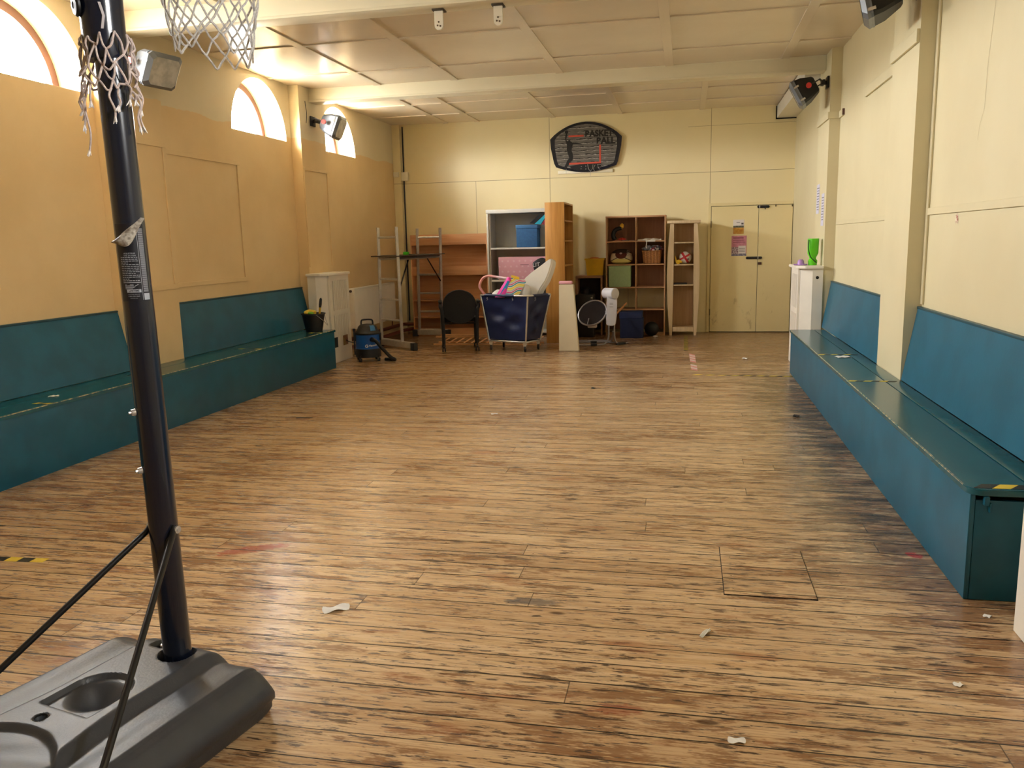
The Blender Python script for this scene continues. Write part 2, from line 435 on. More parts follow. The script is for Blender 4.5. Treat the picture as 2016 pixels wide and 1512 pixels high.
gt = M_glass.n('BsdfTransparent'); gg = M_glass.n('BsdfGlossy'); gm = M_glass.n('MixShader'); gf = M_glass.n('LayerWeight'); gf.inputs[0].default_value = .12
gg.inputs['Roughness'].default_value = .03; gt.inputs[0].default_value = (.95, .97, .97, 1)
M_glass.l(M_glass.math('MULTIPLY', gf.outputs[0], .5), gm.inputs[0]); M_glass.l(gt.outputs[0], gm.inputs[1]); M_glass.l(gg.outputs[0], gm.inputs[2])
M_glass.l(gm.outputs[0], M_glass.t.nodes['Material Output'].inputs[0]); M_glass = M_glass.m
for i, (yc, X, sg) in enumerate([(v, XL-.27, 1) for v in WINDOWS]+[(v, XR+.27, -1) for v in ADDED_WINDOWS_R]):  # includes the two unseen windows added to brighten the room
    b = MB(); ro, ri = WR-.002, WR-.075; N = 32
    outer = [(yc-ro*math.cos(PI*k/N), WZ+.002+ro*math.sin(PI*k/N)) for k in range(N+1)]
    inner = [(yc-ri*math.cos(PI*k/N), WZ+.05+(ri-.0)*math.sin(PI*k/N)*(ri-.0+.02)/ri) for k in range(N+1)]
    inner = [(y, min(z, WZ+math.sqrt(max(ri*ri-(y-yc)**2, .0025)))) for y, z in inner]
    for k in range(N):
        (a0, a1), (b0, b1), (c0, c1), (d0, d1) = outer[k], outer[k+1], inner[k+1], inner[k]
        b.prism([(X, a0, a1), (X, b0, b1), (X, c0, c1), (X, d0, d1)], (-.06*sg, 0, 0))
    b.box(X-.06*sg, X, yc-ri, yc+ri, WZ+.002, WZ+.05)
    w = struct('window_%d' % (i+1), b, M_brownframe)
    b = MB(); b.prism([(X-.03*sg, y, z) for y, z in inner], (-.006*sg, 0, 0)); build('pane', b, M_glass, w, smooth=False)
# beams and ceiling battens
for y0, x0, x1 in ((6.33, XL+PL+.001, XR-PR-.001), (9.93, XL+PL+.001, XR-PR-.001)):
    b = MB(); b.box(x0, x1, y0, y0+.2, 3.253, ZC-.0005, .004)
    b.box(x0, x1, y0-.012, y0-.0005, 3.253, 3.275, .002)
    b.box(x0, x1, y0-.002, y0+.01, ZC-.012, ZC-.0005)
    o = build('ceiling_beam', b, M_beam); o['kind'] = 'structure'
tn = [0]
def trim(mb, m):
    tn[0] += 1; return struct('trim_%d' % tn[0], mb, m)
def batten(x0, x1, y0, y1, t=.012):
    b = MB(); b.box(x0, x1, y0, y1, ZC-t, ZC-.0003, .002); trim(b, M_ceil)
for x in (-3.715, -2.74, -1.47, -.215, 1.035): batten(x-.045, x+.045, 6.535, 9.925)
for y in (7.84, 9.16):
    b = MB(); xs = [XL+.002, -3.715, -2.74, -1.47, -.215, 1.035, XR-.002]
    for i in range(6):
        b.box(xs[i]+(.047 if i else 0), xs[i+1]-(.047 if i < 5 else 0), y-.03, y+.03, ZC-.012, ZC-.0003, .002)
    trim(b, M_ceil)
for x in (-3.85, -3.325, -2.09, -1.035, .207): batten(x-.04, x+.04, 10.135, YB-.002)
for y in (11.48, 12.45):
    b = MB(); xs = [XL+.002, -3.85, -3.325, -2.09, -1.035, .207, XR-.13]
    for i in range(6):
        b.box(xs[i]+(.042 if i else 0), xs[i+1]-(.042 if i < 5 else 0), y-.025, y+.025, ZC-.012, ZC-.0003, .002)
    trim(b, M_ceil)
for x in (-3.7, -2.4, -1.1, .2): batten(x-.045, x+.045, YF+.01, 6.32)
# panel mouldings on the left wall
def frame_strips(x, y0, y1, z0, z1, w=.045, t=.014, m=None, sides='tblr'):
    b = MB()
    if 't' in sides: b.box(x, x+t, y0, y1, z1-w, z1, .003)
    if 'b' in sides: b.box(x, x+t, y0, y1, z0, z0+w, .003)
    if 'l' in sides: b.box(x, x+t, y0, y0+w, z0+w, z1-w, .003)
    if 'r' in sides: b.box(x, x+t, y1-w, y1, z0+w, z1-w, .003)
    trim(b, m or M_left)
frame_strips(XL+.0003, 7.03, 8.35, 1.125, 2.41)
frame_strips(XL+PL+.0003, 6.16, 6.86, 1.125, 2.435, sides='tbr')
frame_strips(XL+PL+.0003, 9.65, 10.35, 1.2, 2.445, w=.03, sides='tlr')
# mouldings on the right wall
b = MB(); b.box(XR-.022, XR-.0003, 6.82, 8.26, 2.70, 2.785, .004); trim(b, M_right)
b = MB(); b.box(XR-PR-.022, XR-PR-.0003, 6.075, 6.79, 2.705, 2.79, .004); trim(b, M_right)
b = MB(); b.box(XR-PR-.02, XR-PR-.0003, 9.565, 10.33, 2.695, 2.765, .004); b.box(XR-PR-.02, XR-.0003, 9.559, 9.579, 2.695, 2.765, .004)
b.box(XR-.02, XR-.0003, 9.36, 9.556, 2.695, 2.765, .004); trim(b, M_right)
b = MB(); b.box(XR-.022, XR-.001, 9.335, 9.359, 2.70, 2.762); trim(b, M_brownframe)
b = MB(); b.box(XR-.014, XR-.0003, 3.2, 6.02, 1.595, 1.64, .003); b.box(XR-.014, XR-.0003, 6.02, 6.065, 1.0, ZC-.01, .003); trim(b, M_right)
b = MB(); b.box(XR-.012, XR-.0003, 6.85, 9.5, 1.585, 1.625, .003); trim(b, M_right)
# boxed-in duct at the far right corner under the ceiling
b = MB(); b.box(1.30, XR-.002, 10.34, YB-.001, 3.22, ZC-.013, .003); trim(b, M_white2)
b = MB(); b.box(1.285, XR-.002, YB-.03, YB-.0005, 3.205, 3.219); b.box(1.285, 1.298, YB-.03, YB-.0005, 3.205, ZC-.02); trim(b, M_dark)
# conduit and box up the back left corner
b = MB(); b.box(XL+.001, -4.63, YB-.08, YB-.0005, 0, ZC-.001, .004); trim(b, M_back)

# ------------------------------------------------------------------ double door in the back wall
def door():
    b = MB(); x0, x1, xm, zt = .365, XR-PR+.0, 1.075, 1.955
    # frame
    b.box(x0-.045, x0, YB-.02, YB-.0003, 0.004, zt+.045, .003); b.box(x0, XR-.002, YB-.02, YB-.0003, zt, zt+.045, .003)
    d = struct('door_1', b, M_door)
    b = MB(); b.box(x0, XR-.002, YB-.008, YB-.0006, .004, zt-.001); build('shadow_gap', b, M_dark, d, smooth=False)
    b = MB(); b.box(x0+.006, xm-.003, YB-.03, YB-.009, .012, zt-.008, .003); build('door_leaf', b, M_door, d, smooth=False)
    b = MB(); b.box(xm+.003, XR-.008, YB-.03, YB-.009, .012, zt-.008, .003); build('door_leaf', b, M_door, d, smooth=False)
    Y = YB-.031
    for (xa, xb, z, kn) in ((1.055, 1.225, 1.925, 1), (.905, 1.135, 1.155, 0)):
        b = MB(); b.box(xa, xb, Y-.012, Y, z-.02, z+.02, .006)
        b.tube([(xa-.008, Y-.016, z), (xb+.004, Y-.016, z)], .009, 10)
        if kn: b.tube([(1.165, Y-.016, z), (1.165, Y-.03, z-.04)], .007, 8)
        bo = build('door_bolt', b, M_blackmetal, d); bo['label'] = 'black sliding bolt'
        b = MB(); xs_ = 1.083 if kn else 1.078
        b.box(xs_-.006, xs_+.006, Y-.028, Y-.004, z-.024, z+.024, .003); build('bolt_keeper', b, M_chrome, bo)
    b = MB(); b.box(1.08, 1.133, Y-.02, Y, 1.05, 1.088, .004); build('lock_case', b, pm('rusty_lock', (74, 40, 30), .6), d)
    for z in (.32, 1.68):
        b = MB(); b.tube([(x0+.002, Y-.004, z-.05), (x0+.002, Y-.004, z+.05)], .007, 8); build('hinge', b, pm('hinge_metal', (90, 74, 44), .5), d)
    for x, z in ((1.32, 1.935), (1.56, 1.93), (1.6, 1.925)):
        b = MB(); b.box(x-.008, x+.008, Y-.01, Y, z-.014, z+.014, .002); build('hook_eye', b, pm('hinge_metal', (90, 74, 44), .5), d)
    return d
door()

# ------------------------------------------------------------------ benches along both walls
M_tapeY = pm('yellow_tape', (234, 206, 60), .45, var=.05); M_tapeK = pm('black_tape', (24, 24, 24), .45)
def stripes(b, p0, p1, width, z, n, jag=0, lean=.0, skip=()):
    """striped tape: material 0 yellow, 1 black (a closed thin slab per stripe)"""
    p0, p1 = Vector((*p0, z)), Vector((*p1, z)); d = (p1-p0); L = d.length; d.normalize(); s = Vector((-d.y, d.x, 0))*width/2
    for i in range(n):
        if i in skip: continue
        b.mi = i % 2; a = p0+d*(L*i/n); e = p0+d*(L*(i+1)/n)
        k = d*lean*width
        b.prism([a-s-k, e-s-k, e+s+k, a+s+k], (0, 0, .0012))
    b.mi = 0
def bench(side):
    lf = side == 'left'
    sg = 1 if lf else -1
    wall = XL if lf else XR; fr = -4.2185 if lf else 1.1235; pil = XL+PL if lf else XR-PR
    pils = [(6.15, 6.87)] if lf else [(6.07, 6.80)]
    y0, y1 = (1.2, 9.36) if lf else (3.46, 9.32)
    t = thing('built_in_bench', 'dark teal built-in bench along the left wall under the arched windows' if lf else 'bright blue-teal built-in bench along the right wall with hinged seat lids', 'bench', ((wall+fr)/2, (y0+y1)/2, 0))
    b = MB(); b.box(fr-sg*.02, fr, y0, y1, .001, ZS-.026, .003); build('front_panel', b, M_teal, t)
    for ya, yb, zt in ((y0, y0+.02, ZS-.05), (y1-.02, y1, ZS-.027)):
        b = MB(); b.box(fr-sg*.021, pil+sg*.002, ya, yb, .001, zt, .002); build('end_panel', b, M_teal, t)
    # seat boards: the wide front board has a rounded near corner and a worn front edge
    split = fr-sg*.235
    b = MB(); xf = fr+sg*.012; rr = .06
    P = [(split, y1+.01), (xf, y1+.01), (xf, y0-.02+rr)]
    for k in range(1, 6):
        a = k/6*PI/2; P.append((xf-sg*rr*(1-math.cos(a)), y0-.02+rr*(1-math.sin(a))))
    P += [(xf-sg*rr, y0-.02), (split, y0-.02)]
    b.prism([(x, y, ZS-.026) for x, y in P], (0, 0, .026))
    bmesh.ops.bevel(b.bm, geom=[e for e in b.bm.edges if abs(e.verts[0].co.z-ZS) < 1e-5 and abs(e.verts[1].co.z-ZS) < 1e-5], offset=.005, segments=2, affect='EDGES')
    seat = build('seat_board', b, M_tealtop, t)
    b = MB(); b.box(split-sg*.003, pil+sg*.003, y0-.02, y1+.01, ZS-.024, ZS-.0005, .002)
    build('seat_back_board', b, M_tealtop, t)
    b = MB(); b.tube([(xf-sg*.0035, y0+.06, ZS-.0035), (xf-sg*.0035, y1, ZS-.0035)], .0042, 6); o = build('worn_edge', b, M_worn, t); o['label'] = 'bare worn wood showing along the seat edge'
    # leaning seat backs between the pilasters
    yy = y0 if lf else y0
    edges = [y0]+[v for p in pils for v in p]+[9.63 if lf else 9.57]
    for i in range(0, len(edges), 2):
        a, e = edges[i]+.004, edges[i+1]-.004
        xb, xt = pil-sg*.004, wall+sg*.026
        b = MB(); b.prism([(xb, a, ZS+.001), (xt, a, .968), (xt-sg*.018, a, .968), (xb-sg*.018, a, ZS+.001)], (0, e-a, 0))
        build('backrest', b, M_teal, t)
        b = MB(); b.box(wall+sg*.002, xt+sg*.006, a, e, .9685, .985, .004); build('top_rail', b, pm('dark_rail_paint', (30, 74, 84), .4), t)
    tapes = ((5.9, .9), (7.55, .9), (9.0, .5), (4.7, .4)) if lf else ((6.0, 1), (7.35, 1), (3.475, 1))
    for y, fr2 in tapes:
        b = MB(); xa = fr+sg*.006; xb = xa-sg*(.31*fr2)
        n = 6 if fr2 > .6 else 3
        if not lf and y < 4: stripes(b, (xa-.02+.06, y+.015), (xb, y+.015), .06, ZS+.0002, 4, lean=.4)
        else: stripes(b, (xa, y), (xb, y), .035, ZS+.0002, n, lean=.3, skip=(2,) if y == 7.55 else ())
        o = build('tape_strip', b, [M_tapeK, M_tapeY] if (not lf and y < 4) else [M_tapeY, M_tapeK], t, smooth=False); o['label'] = 'black and yellow striped tape across the seat'
    if not lf:                                   # hasp under the near end of the seat
        b = MB(); b.box(1.168, 1.188, y0-.026, y0-.002, ZS-.065, ZS-.028, .003); b.box(1.19, 1.197, y0-.024, y0-.006, ZS-.095, ZS-.055, .002)
        build('hasp', b, M_teal, t)
    return t
bench('left'); bench('right')

# ------------------------------------------------------------------ white boxed radiator covers with slotted fronts
def cover(side, y0, y1, ztop, label):
    lf = side == 'left'; sg = 1 if lf else -1
    pil = XL+PL if lf else XR-PR; fr = pil+sg*.25; ch = .13
    t = thing('radiator_cover', label, 'radiator cover', (pil+sg*.12, (y0+y1)/2, 0))
    ya, yb = y0+.07, y1-.02; g = .002
    P = [(pil+sg*g, y0), (pil+sg*.11, y0), (fr-sg*.0, ya+.0), (fr, ya+.02), (fr, yb-.02), (fr-sg*ch, y1), (pil+sg*g, y1)]
    # closed body set back behind the slotted front
    b = MB(); Q = [(x-(sg*.022 if abs(x-fr) < 1e-6 else 0), y) for x, y in P]
    b.prism([(x, y, .002) for x, y in Q], (0, 0, ztop-.034)); build('cover_body', b, M_white, t, smooth=False)
    b = MB(); b.box(fr-sg*.0215, fr-sg*.0205, ya+.05, yb-.05, .45, ztop-.08); build('slot_backing', b, M_dark, t, smooth=False)
    # front panel with two rows of slots
    b = MB(); n = 9; A, B_ = ya+.02, yb-.02
    s0, s1 = A+.09, B_-.08; rows = [(ztop-.46-.02, ztop-.10), (ztop-.86, ztop-.54)]
    xa, xb = fr-sg*.02, fr
    b.box(xa, xb, A, s0, .003, ztop-.033); b.box(xa, xb, s1, B_, .003, ztop-.033)
    zz = [.003]+[v for r in rows[::-1] for v in r]+[ztop-.033]
    for i in range(0, len(zz), 2): b.box(xa, xb, s0, s1, zz[i], zz[i+1])
    for z0, z1 in rows:
        for k in range(n):
            u = (s1-s0)/(n*2-1+.0)
            if k < n-1: b.box(xa, xb, s0+u*(2*k+.45+.55), s0+u*(2*k+2.0+.35), z0, z1)
    build('slotted_front', b, M_white, t, smooth=False)
    b = MB(); T = [(pil+sg*g, y0-.05), (fr-sg*.06, y0-.05), (fr+sg*.035, y0+.035), (fr+sg*.035, y1-.05), (fr-sg*.07, y1+.03), (pil+sg*g, y1+.03)]
    b.prism([(x, y, ztop-.031) for x, y in T], (0, 0, .031))
    bmesh.ops.bevel(b.bm, geom=b.bm.edges[:], offset=.006, segments=2, affect='EDGES'); build('cover_top', b, M_white, t)
    return t, fr
tl, frl = cover('left', 9.56, 10.30, 1.15, 'white slotted radiator cover beside the vacuum cleaner at the left bench end')
for y0, col in ((9.62+.04, (28, 30, 30)), (9.98, (120, 66, 52))):
    b = MB(); b.box(frl+.0005, frl+.004, y0, y0+.15, .2, .33, .001); build('socket_opening', b, pm('socket_%d' % col[0], col, .5, rgb2=(150, 120, 60) if col[0] > 100 else None), tl)
tr, frr = cover('right', 9.56, 10.30, 1.15, 'white radiator cover at the far end of the right bench by the double door')
b = MB(); M90 = Matrix.Rotation(PI/2, 3, 'X'); b.lathe([(.017, 0), (.017, .002)], (frr+.19, 9.559, 1.02), 14, M90); build('finger_hole', b, M_dark, tr)
cover('right', 2.42, 3.235, 1.15, 'white radiator cover at the right edge beside the near bench end')

# ------------------------------------------------------------------ radiator and pipes on the left wall
t = thing('panel_radiator', 'white ribbed panel radiator on the left wall behind the ladder platform', 'radiator', (XL+.08, 11.9, .29))
b = MB(); X = XL+.12
n = 46
pts = []
for i in range(n*2+1):
    y = 11.07+(12.735-11.07)*i/(n*2); pts.append((X-(.007 if i % 2 else 0), y))
poly = [(x, y, .295) for x, y in pts]+[(XL+.085, 12.735, .295), (XL+.085, 11.07, .295)]
b.prism(poly, (0, 0, .565)); build('front_panel', b, M_white, t, ang=20)
b = MB(); b.box(XL+.03, XL+.118, 11.065, 12.74, .861, .88, .004); build('top_grille', b, M_white, t)
for ya, yb in ((11.055, 11.0695), (12.736, 12.75)):
    b = MB(); b.box(XL+.028, XL+.118, ya, yb, .30, .87, .003); build('side_cover', b, M_white, t)
b = MB(); b.lathe([(.018, 0), (.02, .02), (.013, .035)], (XL+.07, 11.054, .84), 12, Matrix.Rotation(PI/2, 3, 'X')); o = build('bleed_cap', b, pm('brown_cap', (80, 54, 40), .5), t)
for y in (12.69, 11.12):
    b = MB(); b.tube([(XL+.07, y, .293), (XL+.07, y, .185)], .01, 8); build('pipe_tail', b, pm('brown_pipe', (120, 66, 48), .5), t)
for z, x, lb in ((.15, XL+.045, 'brown heating pipe close to the wall below the radiator, upper of two'), (.07, XL+.16, 'brown heating pipe along the wall foot below the radiator, lower of two')):
    b = MB(); b.tube([(x, 10.45, z), (x, YB-.32, z), (x+.05, YB-.12, z), (-4.5, YB-.09, z)], .028, 10)
    one('heating_pipe', b, pm('brown_pipe', (120, 66, 48), .5), lb, 'pipe', group='heating pipes')
t = thing('cable_conduit', 'dark cable running up the back wall corner through a cream junction box', 'conduit', (-4.6, YB-.03, .2))
b = MB(); b.tube([(-4.612, YB-.012, .2), (-4.605, YB-.012, 2.5), (-4.598, YB-.012, 3.385)], .011, 8); build('cable', b, M_black, t)
b = MB(); b.box(-4.66, -4.52, YB-.06, YB-.024, 2.52, 2.66, .006); b.box(XL+.01, -4.661, YB-.12, YB-.085, 2.58, 2.66, .006); build('junction_box', b, M_beam, t)

# ------------------------------------------------------------------ floodlights
M_grey = pm('grey_lamp_metal', (120, 124, 130), .4, .3); M_blk = pm('black_lamp_metal', (20, 20, 21), .5)
M_lampglass = pm('lamp_glass', (206, 204, 196), .12, var=.15, vscale=12, spec=.7)
def flood(loc, out, down, turn, wall, shell, label):
    """loc: pivot; wall: unit x away from the wall"""
    t = thing('floodlight', label, 'floodlight', loc)
    d = Vector((math.cos(turn)*math.cos(down), math.sin(turn)*math.cos(down), -math.sin(down)))
    z = Vector((0, 0, 1)); r = d.cross(z).normalized(); u = r.cross(d)
    M = Matrix((r, d, u)).transposed()        # local x right, y forward, z up
    c = Vector(loc)+d*.12
    b = MB()
    def ring(y, w, h, ch): return [c+M @ Vector(p) for p in ((-w+ch, y, -h), (w-ch, y, -h), (w, y, -h+ch), (w, y, h-ch), (w-ch, y, h), (-w+ch, y, h), (-w, y, h-ch), (-w, y, -h+ch))]
    b.rings([ring(-.10, .085, .07, .02), ring(-.085, .10, .085, .02), ring(.02, .155, .125, .02), ring(.085, .165, .135, .02)])
    build('housing', b, shell, t, ang=25)
    b = MB(); b.rings([ring(.0855, .165, .135, .02), ring(.12, .175, .145, .03), ring(.15, .14, .115, .03)], cap=False)
    b.rings([ring(.085, .17, .14, .02), ring(.098, .17, .14, .02)])
    build('bezel', b, M_grey, t, ang=25)
    b = MB(); b.rings([ring(.143, .141, .116, .03), ring(.147, .141, .116, .03)]); build('front_glass', b, M_lampglass, t, ang=20)
    for s in (-1, 1):
        for zz in (-.09, .06):
            b = MB(); b.obox(c+M @ Vector((s*.168, .09, zz)), (.012, .05, .02), M); build('clip', b, M_chrome, t)
    # stirrup, wall plate, knobs
    p = Vector(loc); wl = Vector(wall)
    b = MB()
    for s in (-1, 1):
        a = c+M @ Vector((s*.178, -.02, 0)); q = p-wl*.045+r*s*.06
        b.tube([a+M @ Vector((0, .01, 0)), a+M @ Vector((0, -.12, 0)), q], .014, 6, flat=.5)
    b.obox(p-wl*.05, (.03, .14, .05), Matrix.Identity(3), .004)
    b.obox(p-wl*(out-.012), (.02, .13, .12), Matrix.Identity(3), .004); b.tube([p-wl*.05, p-wl*(out-.012)], .022, 10)
    build('bracket', b, M_blk, t)
    for s in (-1, 1):
        b = MB(); a = c+M @ Vector((s*.187, -.02, 0)); b.tube([a, a+M @ Vector((s*.03, 0, 0))], .028, 14)
        o = build('knob', b, M_red, t); o['label'] = 'red tightening knob'
    return t
flood((-4.49, 6.46, 3.055), .13, .48, -.22, (1, 0, 0), M_grey, 'grey floodlight on the left wall nearest the basketball pole')
flood((-4.50, 9.98, 3.03), .13, .40, .12, (1, 0, 0), M_grey, 'grey floodlight on the left wall in front of the far arched window')
flood((1.375, 6.15, 3.055), .108, .22, PI-.22, (-1, 0, 0), M_blk, 'black floodlight cut off by the top edge at upper right')
flood((1.36, 9.73, 3.09), .108, .5, PI-.15, (-1, 0, 0), M_blk, 'black floodlight with a red knob under the far end of the right beam')
b = MB(); b.tube(smoothpath([(-4.622, 9.80, 2.99), (-4.60, 9.78, 3.1), (-4.622, 9.80, 3.25)], 6), .004, 6)
one('lamp_cable', b, M_blk, 'thin dark cable between left beam end and the far floodlight', 'cable')

# two white brackets under the near beam
for x, lb in ((-1.885, 'left one of two white metal hanging brackets under the near beam'), (-1.418, 'right one of two white metal hanging brackets under the near beam')):
    t = thing('hanging_bracket', lb, 'bracket', (x, 6.45, 3.253), 0, 'brackets under the near beam')
    b = MB(); b.box(x-.045, x+.045, 6.40, 6.5, 3.240, 3.2525, .002); build('mounting_plate', b, pm('dark_plate', (70, 58, 44), .6), t)
    b = MB()
    P = [(x-.034, 6.45, 3.24), (x+.034, 6.45, 3.24)]+[(x+.034*math.cos(a), 6.45, 3.135-.034*math.sin(a)) for a in [PI*k/10 for k in range(11)]]
    b.prism(P, (0, -.022, 0)); build('bracket_tongue', b, M_white, t)
    for dx, dz in ((0, 3.16), (-.01, 3.135), (.012, 3.13)):
        b = MB(); b.lathe([(.007, 0), (.006, .004)], (x+dx, 6.428, dz), 10, Matrix.Rotation(PI/2, 3, 'X')); build('bolt', b, pm('rusty_bolt', (96, 74, 50), .6), t)

# ------------------------------------------------------------------ portable basketball stand
def hoop_stand():
    t = thing('basketball_stand', 'portable basketball stand with a black steel pole and grey plastic base at front left', 'basketball hoop', (-1.6, 2.19, 0))
    M_base = pm('base_plastic', (66, 69, 75), .38, var=.05, vscale=14, bump=.06, bscale=120)
    ax = Vector((-.22, -.975, 0)).normalized(); rx = Vector((.975, -.22, 0)).normalized()
    O = Vector((-1.6, 2.19, 0))
    def sm(x, a, c):
        k = min(1, max(0, (x-a)/(c-a))); return k*k*(3-2*k)
    def height(u, v):
        u2 = u+.04; a = abs(u2)
        # centre deck, slopes, outer shelves
        deckw = .125+.05*sm(v, .25, .7)
        h = .195-.032*sm(a, deckw, deckw+.05)
        h += .006*sm(a, .2, .27)
        # dish with a straight-sided lead-in
        r = math.hypot(u2+.005, (v-.265)); 
        dd = 1-sm(r, .01, .094); h -= .075*dd
        if v > .265: 
            w = 1-sm(abs(u2+.005), .095, .104); h -= .016*w*(1-sm(v, .365, .378))*(1-dd)
        else: h -= .016*(1-sm(r, .095, .104))*(1-dd)
        # big shallow round recess further back
        r2 = math.hypot(u2, v-.72); h -= .02*(1-sm(r2, .24, .262))
        # filler hole
        r3 = math.hypot(u2+.03, v-.425); h -= .035*(1-sm(r3, .013, .021))
        # notch around the pole
        r4 = math.hypot(u, v); h -= .05*(1-sm(r4, .050, .060))
        h -= .03*(1-sm(abs(u2+.06), .02, .03))*sm(v, -.11, -.10)*(1-sm(v, -.02, -.0))
        return h
    b = MB(); nv, nu = 220, 150; v0, v1 = -.105, 1.02
    R = []
    for j in range(nv+1):
        v = v0+(v1-v0)*j/nv
        e = min(1, (v-v0)/.09, (v1-v)/.12); e = max(e, 0); round_ = math.sqrt(max(0, 1-(1-e)**2))
        wid = (.93+.07*round_)*(1+.06*sm(v, 0, .9))
        zf = .62+.38*round_
        prof = [(-.332, .002), (-.346, .02), (-.346, .046), (-.352, .056), (-.362, .070), (-.362, .095), (-.350, .115), (-.318, .150), (-.309, .158)]
        row = [O+rx*(-.04+u*wid)+ax*v+Vector((0, 0, z*(zf if z > .02 else 1))) for u, z in prof]
        for i in range(nu+1):
            u = (-.298+.596*i/nu)
            edge = sm(.298-abs(u), 0, .010)
            z = height(u*wid-.04, v); z = .160+(z-.160)*edge
            row.append(O+rx*(-.04+u*wid)+ax*v+Vector((0, 0, z*zf)))
        row += [O+rx*(-.04-u*wid)+ax*v+Vector((0, 0, z*(zf if z > .02 else 1))) for u, z in prof[::-1]]
        R.append(row)
    b.rings(R); base = build('base', b, M_base, t, ang=40)
    b = MB(); c = O+rx*(-.07)+ax*.425; b.tube([c+Vector((.02*math.cos(k*PI/10), .02*math.sin(k*PI/10), .192)) for k in range(20)], .003, 6, closed=True); build('filler_rim', b, M_black, base)
    b = MB(); b.lathe([(.015, 0), (.014, .012), (.008, .016)], tuple(O+rx*(-.115)+ax*(-.05)+Vector((0, 0, .165))), 12, None); build('pivot_bolt', b, M_chrome, base)
    # pole: lower and upper sections, leaning a touch to the left
    A, B = Vector((-1.597, 2.19, .14)), Vector((-1.634, 2.19, 2.75))
    def on(z): return A+(B-A)*((z-A.z)/(B.z-A.z))
    b = MB(); b.tube([on(z) for z in (.14, .6, 1.2, 1.8, 2.3, 2.75)], .0435, 32); pole = build('pole', b, M_blackmetal, t)
    b = MB(); b.tube([on(z)+Vector((-.012, 0, 0)) for z in (2.02, 2.03, 2.10, 2.2, 2.4)], [.054, .0565, .058, .060, .060], 32); sl = build('pole_sleeve', b, M_blackmetal, t)
    b = MB(); q = on(2.163)+Vector((-.05, -.047, 0)); Mx = Vector((0, 0, 1)).rotation_difference(Vector((-.62, -.78, -.1))).to_matrix()
    b.lathe([(.030, 0), (.031, .006), (.026, .011), (.010, .013), (.009, .010), (.007, .010)], tuple(q), 20, Mx); o = build('sleeve_bolt', b, M_black, sl)
    def strip(P, w):
        b = MB()
        for i in range(len(P)-1):
            (s0, z0), (s1, z1) = P[i], P[i+1]; n = 3
            V = []
            for k in range(n+1):
                f = k/n; z = z0+(z1-z0)*f; ss = s0+(s1-s0)*f; c = on(z)+Vector((-.012, 0, 0)); row = []
                for q in (-w/2, w/2): a = math.atan2(-c.y, -c.x)+(ss+q)/.06; row.append(b.bm.verts.new(c+Vector((math.cos(a)*.0612, math.sin(a)*.0612, z))-Vector((0, 0, c.z))))
                V.append(row)
            for k in range(n): b.face([V[k][0], V[k+1][0], V[k+1][1], V[k][1]])
        return b
    o = build('tape_scrap', strip([(-.004, 2.165), (.004, 2.13), (-.003, 2.095)], .007), pm('old_tape', (186, 178, 176), .6), sl); o['label'] = 'scrap of pale tape'
    # height sticker: narrow white scale, printed lines, the peeled top and the maker's plate
    def skin(s, z, r=.0442):          # s: arc from the side facing the camera, to the right
        c = on(z); a0 = math.atan2(-c.y, -c.x)-.12+s/.0435; return c+Vector((math.cos(a0)*r, math.sin(a0)*r, 0))
    def patch(b, s0, s1, z0, z1, n=6, r=.0442):
        V = [[b.bm.verts.new(skin(s0+(s1-s0)*i/n, z, r)) for z in (z0, z1)] for i in range(n+1)]
        for i in range(n): b.face([V[i][0], V[i+1][0], V[i+1][1], V[i][1]])
    M_print = pm('pale_print', (176, 180, 188), .5); M_lab = pm('label_black', (20, 22, 32), .3)
    b = MB(); patch(b, -.043, .045, 1.335, 1.56, 12, .0438); lab = build('instruction_label', b, M_lab, t); lab['label'] = 'dark instruction label with small white print'
    b = MB(); random.seed(3)
    for k in range(15):
        z = 1.462-k*.0052; s1 = .018 if k not in (3, 9, 12) else -.012+.02*random.random()
        s = -.031
        while s < s1:
            e = min(s1, s+.003+.006*random.random()); patch(b, s, e, z, z+.0016, 2, .0445); s = e+.0018
    for k in range(5): patch(b, -.026, .012-.004*k, 1.383-k*.003, 1.3842-k*.003, 2, .0445)
    patch(b, .0205, .0215, 1.338, 1.56, 1, .0445); patch(b, -.029, .019, 1.389, 1.3905, 4, .0445)
    for k in range(62): patch(b, .0245, .040, 1.362+k*.0030, 1.3632+k*.0030, 3, .0445)
    patch(b, .0245, .042, 1.338, 1.357, 3, .0445); patch(b, -.022, .0175, 1.3605, 1.3695, 5, .0445)
    build('printed_lines', b, M_print, lab, smooth=False)
    for txt, z, size, w in (('ADJUSTING', 1.4745, .0055, 1.1), ('THE SYSTEM', 1.468, .0055, 1.1), ('1-800-225-3865', 1.349, .005, 1.0), ('CUSTOMER SERVICE', 1.3545, .0035, 1.0), ('LIFETIME.COM', 1.343, .0032, 1.0)):
        b = MB(); add_text(b, txt, size, lambda x, y, zz, z=z: skin(-.004+x, z+y, .0447), sx=w, extrude=0); build('printed_text', b, M_print, lab, smooth=False)
    b = MB(); add_text(b, 'LIFETIME', .0075, lambda x, y, zz: skin(-.002+x, 1.365+y, .0447), sx=1.0, extrude=0, bold=.0002); build('maker_name', b, M_lab, lab, smooth=False)
    b = MB()
    def curl(u, v):
        s = -.045+.085*u; z = 1.512+.066*u; w = .040*math.sin(PI*min(1, u*.9+.05))*1.1
        r = .0445+.012*math.sin(PI*v)+.006*v
        return skin(s, z-w*v+.004*math.sin(u*9)*v, r)
    b.sheet(curl, 16, 8); o = build('peeled_label', b, pm('label_back', (196, 190, 176), .55, vscale=70, rgb2=(120, 108, 96)), t); o['label'] = 'peeled label folded back to its pale sticky side'
